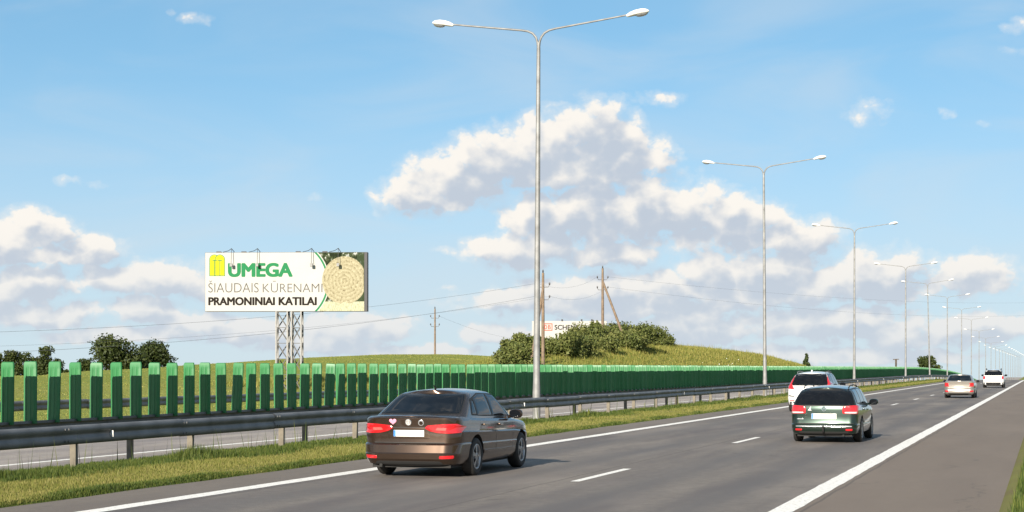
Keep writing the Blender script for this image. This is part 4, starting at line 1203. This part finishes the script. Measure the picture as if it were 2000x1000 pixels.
c1.mirror('reflector', [(.55,.325),(.77,.33),(.78,.385),(.55,.375)], M['red'], off=.006, rad=.02)
pw = c1.panel('plate_recess', [(-.38,.655),(.38,.655),(.34,.838),(-.34,.838)], 'rear', P1['paint'], .003, .04)
pl_ = c1.panel('number_plate', [(-.27,.69),(.27,.69),(.27,.80),(-.27,.80)], 'rear', M['plate'], .014, .006)
c1.panel('plate_strip', [(-.268,.692),(-.225,.692),(-.225,.798),(-.268,.798)], 'rear', M['blue'], .0165, .002, parent=pl_)
c1.seam([(-.37,.845),(.37,.845)], 'rear', .014)
c1.seam([(-.62,.592),(.62,.592)], 'rear', .012)
c1.seam([(-.30,.84),(-.35,.79),(-.37,.66),(.37,.66),(.35,.79),(.30,.84)], 'rear', .007)
heart = [(0, -.05)] + [(.055 * math.sin(a) ** 3 * 1.05, .004 + .048 * (.8125 * math.cos(a) - .3125 * math.cos(2*a) - .125 * math.cos(3*a) - .0625 * math.cos(4*a))) for a in [math.pi - .25 - 5.78 * k / 26 for k in range(27)]]
c1.panel('heart_sticker', [(-.28 + x * 1.15, .938 + z * 1.15) for x, z in heart], 'rear', M['pink'], .003, 0)
circ = lambda cx, cz, r, n=24: [(cx + r * math.cos(2*math.pi*k/n), cz + r * math.sin(2*math.pi*k/n)) for k in range(n)]
bd = c1.panel('emblem', circ(-.0, .93, .055), 'rear', M['silver'], .010, 0)
c1.panel('emblem_field', circ(-.0, .93, .044), 'rear', M['lens'], .011, 0, parent=bd)
for q in ([(-.036,.955),(-.022,.955),(-.008,.905),(-.016,.900)], [(.036,.955),(.022,.955),(.008,.905),(.016,.900)], [(-.018,.962),(.018,.962),(.010,.948),(-.010,.948)]):
    c1.panel('emblem_bar', q, 'rear', M['silver'], .0135, 0, parent=bd)
st = c1.panel('round_sticker', circ(.22, .922, .05), 'rear', M['silver'], .004, 0)
c1.panel('sticker_centre', circ(.22, .915, .034), 'rear', P1['paint'], .0055, 0, parent=st)
for x in (1.30, 2.13, 3.15):
    c1.seam([(x, .40 if x > 1.5 else .72), (x, .945)], 'right'); c1.seam([(x, .40 if x > 1.5 else .72), (x, .945)], 'left')
c1.both('door_handle', [(1.42,.845),(1.62,.842),(1.62,.872),(1.42,.876)], P1['paint'], off=.035, rad=.012)
c1.both('door_handle', [(2.28,.828),(2.48,.825),(2.48,.856),(2.28,.86)], P1['paint'], off=.035, rad=.012)
c1.both('side_trim', [(1.47,.365),(3.32,.355),(3.32,.415),(1.47,.43)], P1['paint'], off=.012, rad=.015)
b = MB(); b.tube([(0, 1.42, 1.475), (0, 1.38, 1.51), (0, 1.33, 1.535)], [.022, .014, .006], 8); b.build('antenna', M['dark'], c1.root)
b = MB(); b.tube([(-.50, .10, .215), (-.50, .35, .215)], .028, 10); b.build('exhaust', M['under'], c1.root)
c1.panel('rear_valance', [(-.62,.215),(.62,.215),(.56,.285),(-.56,.285)], 'rear', M['under'], .004, .03)

# --- dark green estate
PG = paint('dark_green_metallic', (.006, .026, .018), .6, .28)
P2 = dict(L=4.82, W=1.80, paint=PG, crown=.02, rr=.22, bow=.06,
    levels=[(.22,.78,.14,4.6),(.255,.85,.05,4.72),(.34,.875,.01,4.8),(.40,.882,.0,4.82),(.475,.888,.004,4.82),(.49,.886,.02,4.82),(.505,.882,.062,4.81),(.56,.886,.075,4.8),(.70,.892,.082,4.78),(.85,.89,.085,4.76),(.95,.88,.092,4.72),(.985,.862,.105,4.70),(1.0,.83,.13,4.68)],
    sh=([0, .6, 2.2, 3.3, 3.95, 4.5, 4.82], [1.0, .985, .95, .925, .88, .78, .70]),
    ra=1.06, fa=3.76, wr=.325, roofz=1.43, roofy=2.1, roofdrop=.022, roofcrown=.06, cbow=.10, crr=.13,
    cabin=[(0,.838,.10,3.72),(.3,.80,.17,3.46),(.6,.745,.27,3.19),(.85,.685,.39,2.97),(.95,.645,.45,2.87),(1.0,.60,.54,2.78)], mirror=(3.16, 1.02), mirror_paint=PG)
c2 = Car('estate_car', 'dark green estate car with roof rails and tow hitch in the right lane', (-5.20, 42.75, 0)); c2.root.scale = (.94, .94, .94)
build_car(c2, P2)
c2.panel('window_seal', [(-.795,.955),(.795,.955),(.66,1.405),(-.66,1.405)], 'rear', seal, .003, .04)
c2.panel('rear_window', [(-.775,.985),(.775,.985),(.645,1.39),(-.645,1.39)], 'rear', M['glass'], .007, .06)
c2.both('window_seal', [(.40,1.02),(1.6,.99),(3.27,.955),(2.68,1.392),(1.75,1.415),(.62,1.39)], seal, off=.003, rad=.05)
c2.both('side_window', [(2.22,.99),(3.16,.97),(2.66,1.365),(2.22,1.385)], M['glass'], off=.007, rad=.03)
c2.both('side_window', [(1.34,1.01),(2.14,.992),(2.14,1.388),(1.40,1.39)], M['glass'], off=.007, rad=.03)
c2.both('quarter_window', [(.50,1.04),(1.27,1.015),(1.32,1.388),(.68,1.37)], M['glass'], off=.007, rad=.04)
c2.panel('windscreen', [(-.66,1.0),(.66,1.0),(.55,1.36),(-.55,1.36)], 'front', M['glass'], .007, .05)
c2.mirror('tail_light', [(.475,.765),(.85,.755),(.862,.90),(.85,.985),(.50,.955),(.465,.90)], M['red'], off=.012, rad=.03)
c2.mirror('tail_light_patch', [(.52,.775),(.83,.768),(.835,.815),(.53,.81)], M['lens'], off=.0145, rad=.015)
c2.mirror('reflector', [(.56,.325),(.73,.325),(.735,.375),(.56,.37)], M['red'], off=.006, rad=.015)
pl_ = c2.panel('number_plate', [(-.32,.62),(.32,.62),(.32,.765),(-.32,.765)], 'rear', M['plate'], .012, .006)
c2.panel('plate_strip', [(-.317,.623),(-.262,.623),(-.262,.762),(-.317,.762)], 'rear', M['blue'], .0145, .002, parent=pl_)
c2.panel('plate_grip', [(-.22,.772),(.22,.772),(.20,.80),(-.20,.80)], 'rear', PG, .02, .01)
bd = c2.panel('emblem', circ(.0, .885, .065), 'rear', M['chrome'], .008, 0)
c2.panel('emblem_field', circ(.0, .885, .050), 'rear', PG, .0095, 0, parent=bd)
c2.panel('emblem_bolt', [(-.105,.868),(.02,.878),(.015,.893),(.105,.902),(-.02,.896),(-.01,.880)], 'rear', M['chrome'], .0125, 0, parent=bd)
c2.panel('white_sticker', [(-.425,.845),(-.315,.842),(-.345,.865),(-.335,.955),(-.365,.91),(-.385,.88)], 'rear', M['plate'], .004, 0)
c2.panel('model_badge', [(-.70,.615),(-.53,.615),(-.53,.632),(-.70,.632)], 'rear', M['silver'], .005, .004)
c2.seam([(-.80,.512),(.80,.512)], 'rear', .014)
c2.panel('bumper_strip', [(-.72,.425),(.72,.425),(.72,.448),(-.72,.448)], 'rear', M['silver'], .008, .008)
c2.panel('rear_valance', [(-.66,.24),(.66,.24),(.62,.30),(-.62,.30)], 'rear', M['under'], .005, .02)
b = MB(); b.tube([(0, .25, .30), (0, -.04, .28), (0, -.10, .32), (0, -.10, .40)], .025, 8); ellipsoid(b, (0, -.10, .42), (.033, .033, .033), p=1); b.build('tow_hitch', M['under'], c2.root)
b = MB(); b.tube([(.5, .08, .20), (.5, .4, .20)], .03, 10); b.build('exhaust', M['under'], c2.root)
for s_ in (1, -1):
    b = MB(); b.tube([(s_*.575, .62, 1.42), (s_*.58, .80, 1.475), (s_*.585, 1.6, 1.50), (s_*.58, 2.5, 1.475), (s_*.57, 2.68, 1.42)], .016, 8); b.build('roof_rail', M['dark'], c2.root)
for x in (1.31, 2.18, 3.22):
    for sd in ('right', 'left'): c2.seam([(x, .40 if x > 1.5 else .74), (x, .935)], sd)
c2.both('door_handle', [(1.42,.835),(1.62,.832),(1.62,.865),(1.42,.868)], PG, off=.035, rad=.012)
c2.both('door_handle', [(2.32,.82),(2.52,.817),(2.52,.85),(2.32,.853)], PG, off=.035, rad=.012)
c2.both('side_trim', [(1.46,.50),(3.34,.49),(3.34,.545),(1.46,.56)], PG, off=.012, rad=.015)

# --- white crossover with tall tail lights
PW = paint('white_paint', (.78, .78, .77), .0, .3)
P3 = dict(L=4.63, W=1.89, paint=PW, crown=.02, rr=.26, bow=.08,
    levels=[(.26,.80,.14,4.4),(.30,.88,.06,4.52),(.42,.92,.01,4.6),(.52,.935,.0,4.63),(.60,.94,.01,4.63),(.63,.935,.05,4.62),(.75,.94,.07,4.6),(.95,.938,.10,4.55),(1.08,.92,.14,4.5),(1.12,.88,.17,4.46)],
    sh=([0, .8, 2.2, 3.3, 3.9, 4.4, 4.63], [1.12, 1.10, 1.06, 1.04, .99, .90, .80]),
    ra=.98, fa=3.75, wr=.36, ww=.235, roofz=1.62, roofy=2.1, roofdrop=.03, roofcrown=.06, cbow=.10, crr=.14,
    cabin=[(0,.87,.13,3.75),(.3,.82,.25,3.46),(.6,.755,.39,3.17),(.85,.69,.53,2.93),(.95,.65,.60,2.83),(1.0,.60,.70,2.74)], mirror=(3.15, 1.13), mirror_paint=M['dark'])
c3 = Car('crossover', 'white crossover in the left lane, partly hidden behind the green estate car', (-9.40, 72.4, 0))
build_car(c3, P3)
c3.panel('window_seal', [(-.76,1.09),(.76,1.09),(.64,1.585),(-.64,1.585)], 'rear', seal, .003, .05)
c3.panel('rear_window', [(-.74,1.12),(.74,1.12),(.625,1.57),(-.625,1.57)], 'rear', M['glass'], .008, .06)
c3.both('window_seal', [(.55,1.17),(1.6,1.11),(3.27,1.07),(2.66,1.565),(1.75,1.60),(.80,1.55)], seal, off=.003, rad=.05)
c3.both('side_window', [(2.2,1.11),(3.15,1.09),(2.63,1.54),(2.2,1.565)], M['glass'], off=.007, rad=.03)
c3.both('side_window', [(1.3,1.14),(2.12,1.115),(2.12,1.57),(1.36,1.57)], M['glass'], off=.007, rad=.03)
c3.both('quarter_window', [(.66,1.20),(1.22,1.16),(1.28,1.56),(.86,1.54)], M['glass'], off=.007, rad=.04)
c3.mirror('tail_light', [(.60,.93),(.88,.96),(.90,1.06),(.86,1.14),(.74,1.36),(.665,1.52),(.70,1.30),(.76,1.12),(.70,1.04)], M['red'], off=.014, rad=.02)
c3.panel('number_plate', [(-.26,.80),(.26,.80),(.26,.91),(-.26,.91)], 'rear', M['plate'], .012, .006)
c3.mirror('reflector', [(.60,.46),(.80,.46),(.80,.50),(.60,.50)], M['red'], off=.006, rad=.015)
c3.mirror('fog_light_recess', [(.62,.63),(.84,.65),(.86,.70),(.64,.67)], M['dark'], off=.004, rad=.015)
c3.panel('lower_cladding', [(-.80,.29),(.80,.29),(.80,.43),(-.80,.43)], 'rear', M['under'], .006, .03)
c3.seam([(-.82,.62),(.82,.62)], 'rear', .014)
for s_ in (1, -1):
    b = MB(); b.tube([(s_*.58, .80, 1.60), (s_*.59, .95, 1.66), (s_*.60, 1.7, 1.69), (s_*.59, 2.6, 1.66), (s_*.58, 2.75, 1.60)], .018, 8); b.build('roof_rail', M['galv'], c3.root)
b = MB(); ellipsoid(b, (0, .95, 1.70), (.035, .09, .05)); b.build('antenna', PW, c3.root)

# --- silver-beige sedan
PB = paint('pale_champagne', (.36, .335, .30), .6, .30)
P4 = dict(P1); P4.update(L=4.66, W=1.81, paint=PB, rr=.28,
    levels=[(z, w * 1.017, yr, yf) for (z, w, yr, yf) in P1['levels']], roofz=1.40, roofcrown=.055)
c4 = Car('sedan', 'silver-beige sedan with red tail lights near the road crest', (-5.05, 108.0, 0))
build_car(c4, P4)
c4.panel('window_seal', [(-.71,1.05),(.71,1.05),(.575,1.37),(-.575,1.37)], 'rear', seal, .003, .05)
c4.panel('rear_window', [(-.69,1.065),(.69,1.065),(.56,1.36),(-.56,1.36)], 'rear', M['glass'], .007, .06)
c4.both('side_window', [(2.17,1.0),(3.06,.982),(2.58,1.33),(2.17,1.355)], M['glass'], off=.007, rad=.03)
c4.both('side_window', [(1.20,1.03),(2.09,1.003),(2.09,1.36),(1.55,1.345),(1.30,1.25)], M['glass'], off=.007, rad=.03)
c4.mirror('tail_light', [(.56,.70),(.85,.70),(.862,.90),(.80,.93),(.58,.90),(.64,.80)], M['red'], off=.014, rad=.02)
c4.mirror('reflector', [(.60,.36),(.84,.38),(.84,.48),(.62,.45)], M['red'], off=.006, rad=.02)
c4.panel('number_plate', [(-.26,.62),(.26,.62),(.26,.73),(-.26,.73)], 'rear', M['plate'], .012, .006)
c4.seam([(-.66,.592),(.66,.592)], 'rear', .02)
c4.panel('rear_valance', [(-.70,.21),(.70,.21),(.66,.30),(-.66,.30)], 'rear', M['under'], .005, .02)

# --- white off-roader at the crest
P5 = dict(P3); P5.update(L=4.8, W=1.90, paint=PW, sh=([0, .8, 2.2, 3.3, 3.9, 4.4, 4.8], [1.12, 1.11, 1.08, 1.06, 1.0, .92, .85]),
    cabin=[(0,.88,.12,3.75),(.3,.85,.19,3.5),(.6,.80,.28,3.25),(.85,.74,.38,3.05),(.95,.70,.44,2.95),(1.0,.65,.54,2.86)], roofz=1.64)
P5['paint_roof'] = None
c5 = Car('off_roader', 'white off-road car farthest up the road, just before the crest', (-4.65, 164.0, 0))
build_car(c5, P5)
c5.panel('rear_window', [(-.80,1.13),(.80,1.13),(.70,1.61),(-.70,1.61)], 'rear', M['glass'], .008, .06)
c5.both('side_window', [(.5,1.16),(3.1,1.10),(2.7,1.57),(1.7,1.60),(.7,1.58)], M['glass'], off=.007, rad=.05)
c5.mirror('tail_light', [(.70,.80),(.90,.80),(.905,1.06),(.72,1.06)], M['red'], off=.014, rad=.02)
c5.panel('number_plate', [(-.26,.80),(.26,.80),(.26,.91),(-.26,.91)], 'rear', M['plate'], .012, .006)
c5.panel('lower_cladding', [(-.82,.29),(.82,.29),(.82,.50),(-.82,.50)], 'rear', M['under'], .006, .03)
for s_ in (1, -1):
    b = MB(); b.tube([(s_*.64, .75, 1.66), (s_*.65, .9, 1.73), (s_*.66, 1.7, 1.75), (s_*.65, 2.6, 1.72), (s_*.64, 2.75, 1.66)], .03, 8); b.build('roof_rail', M['dark'], c5.root)
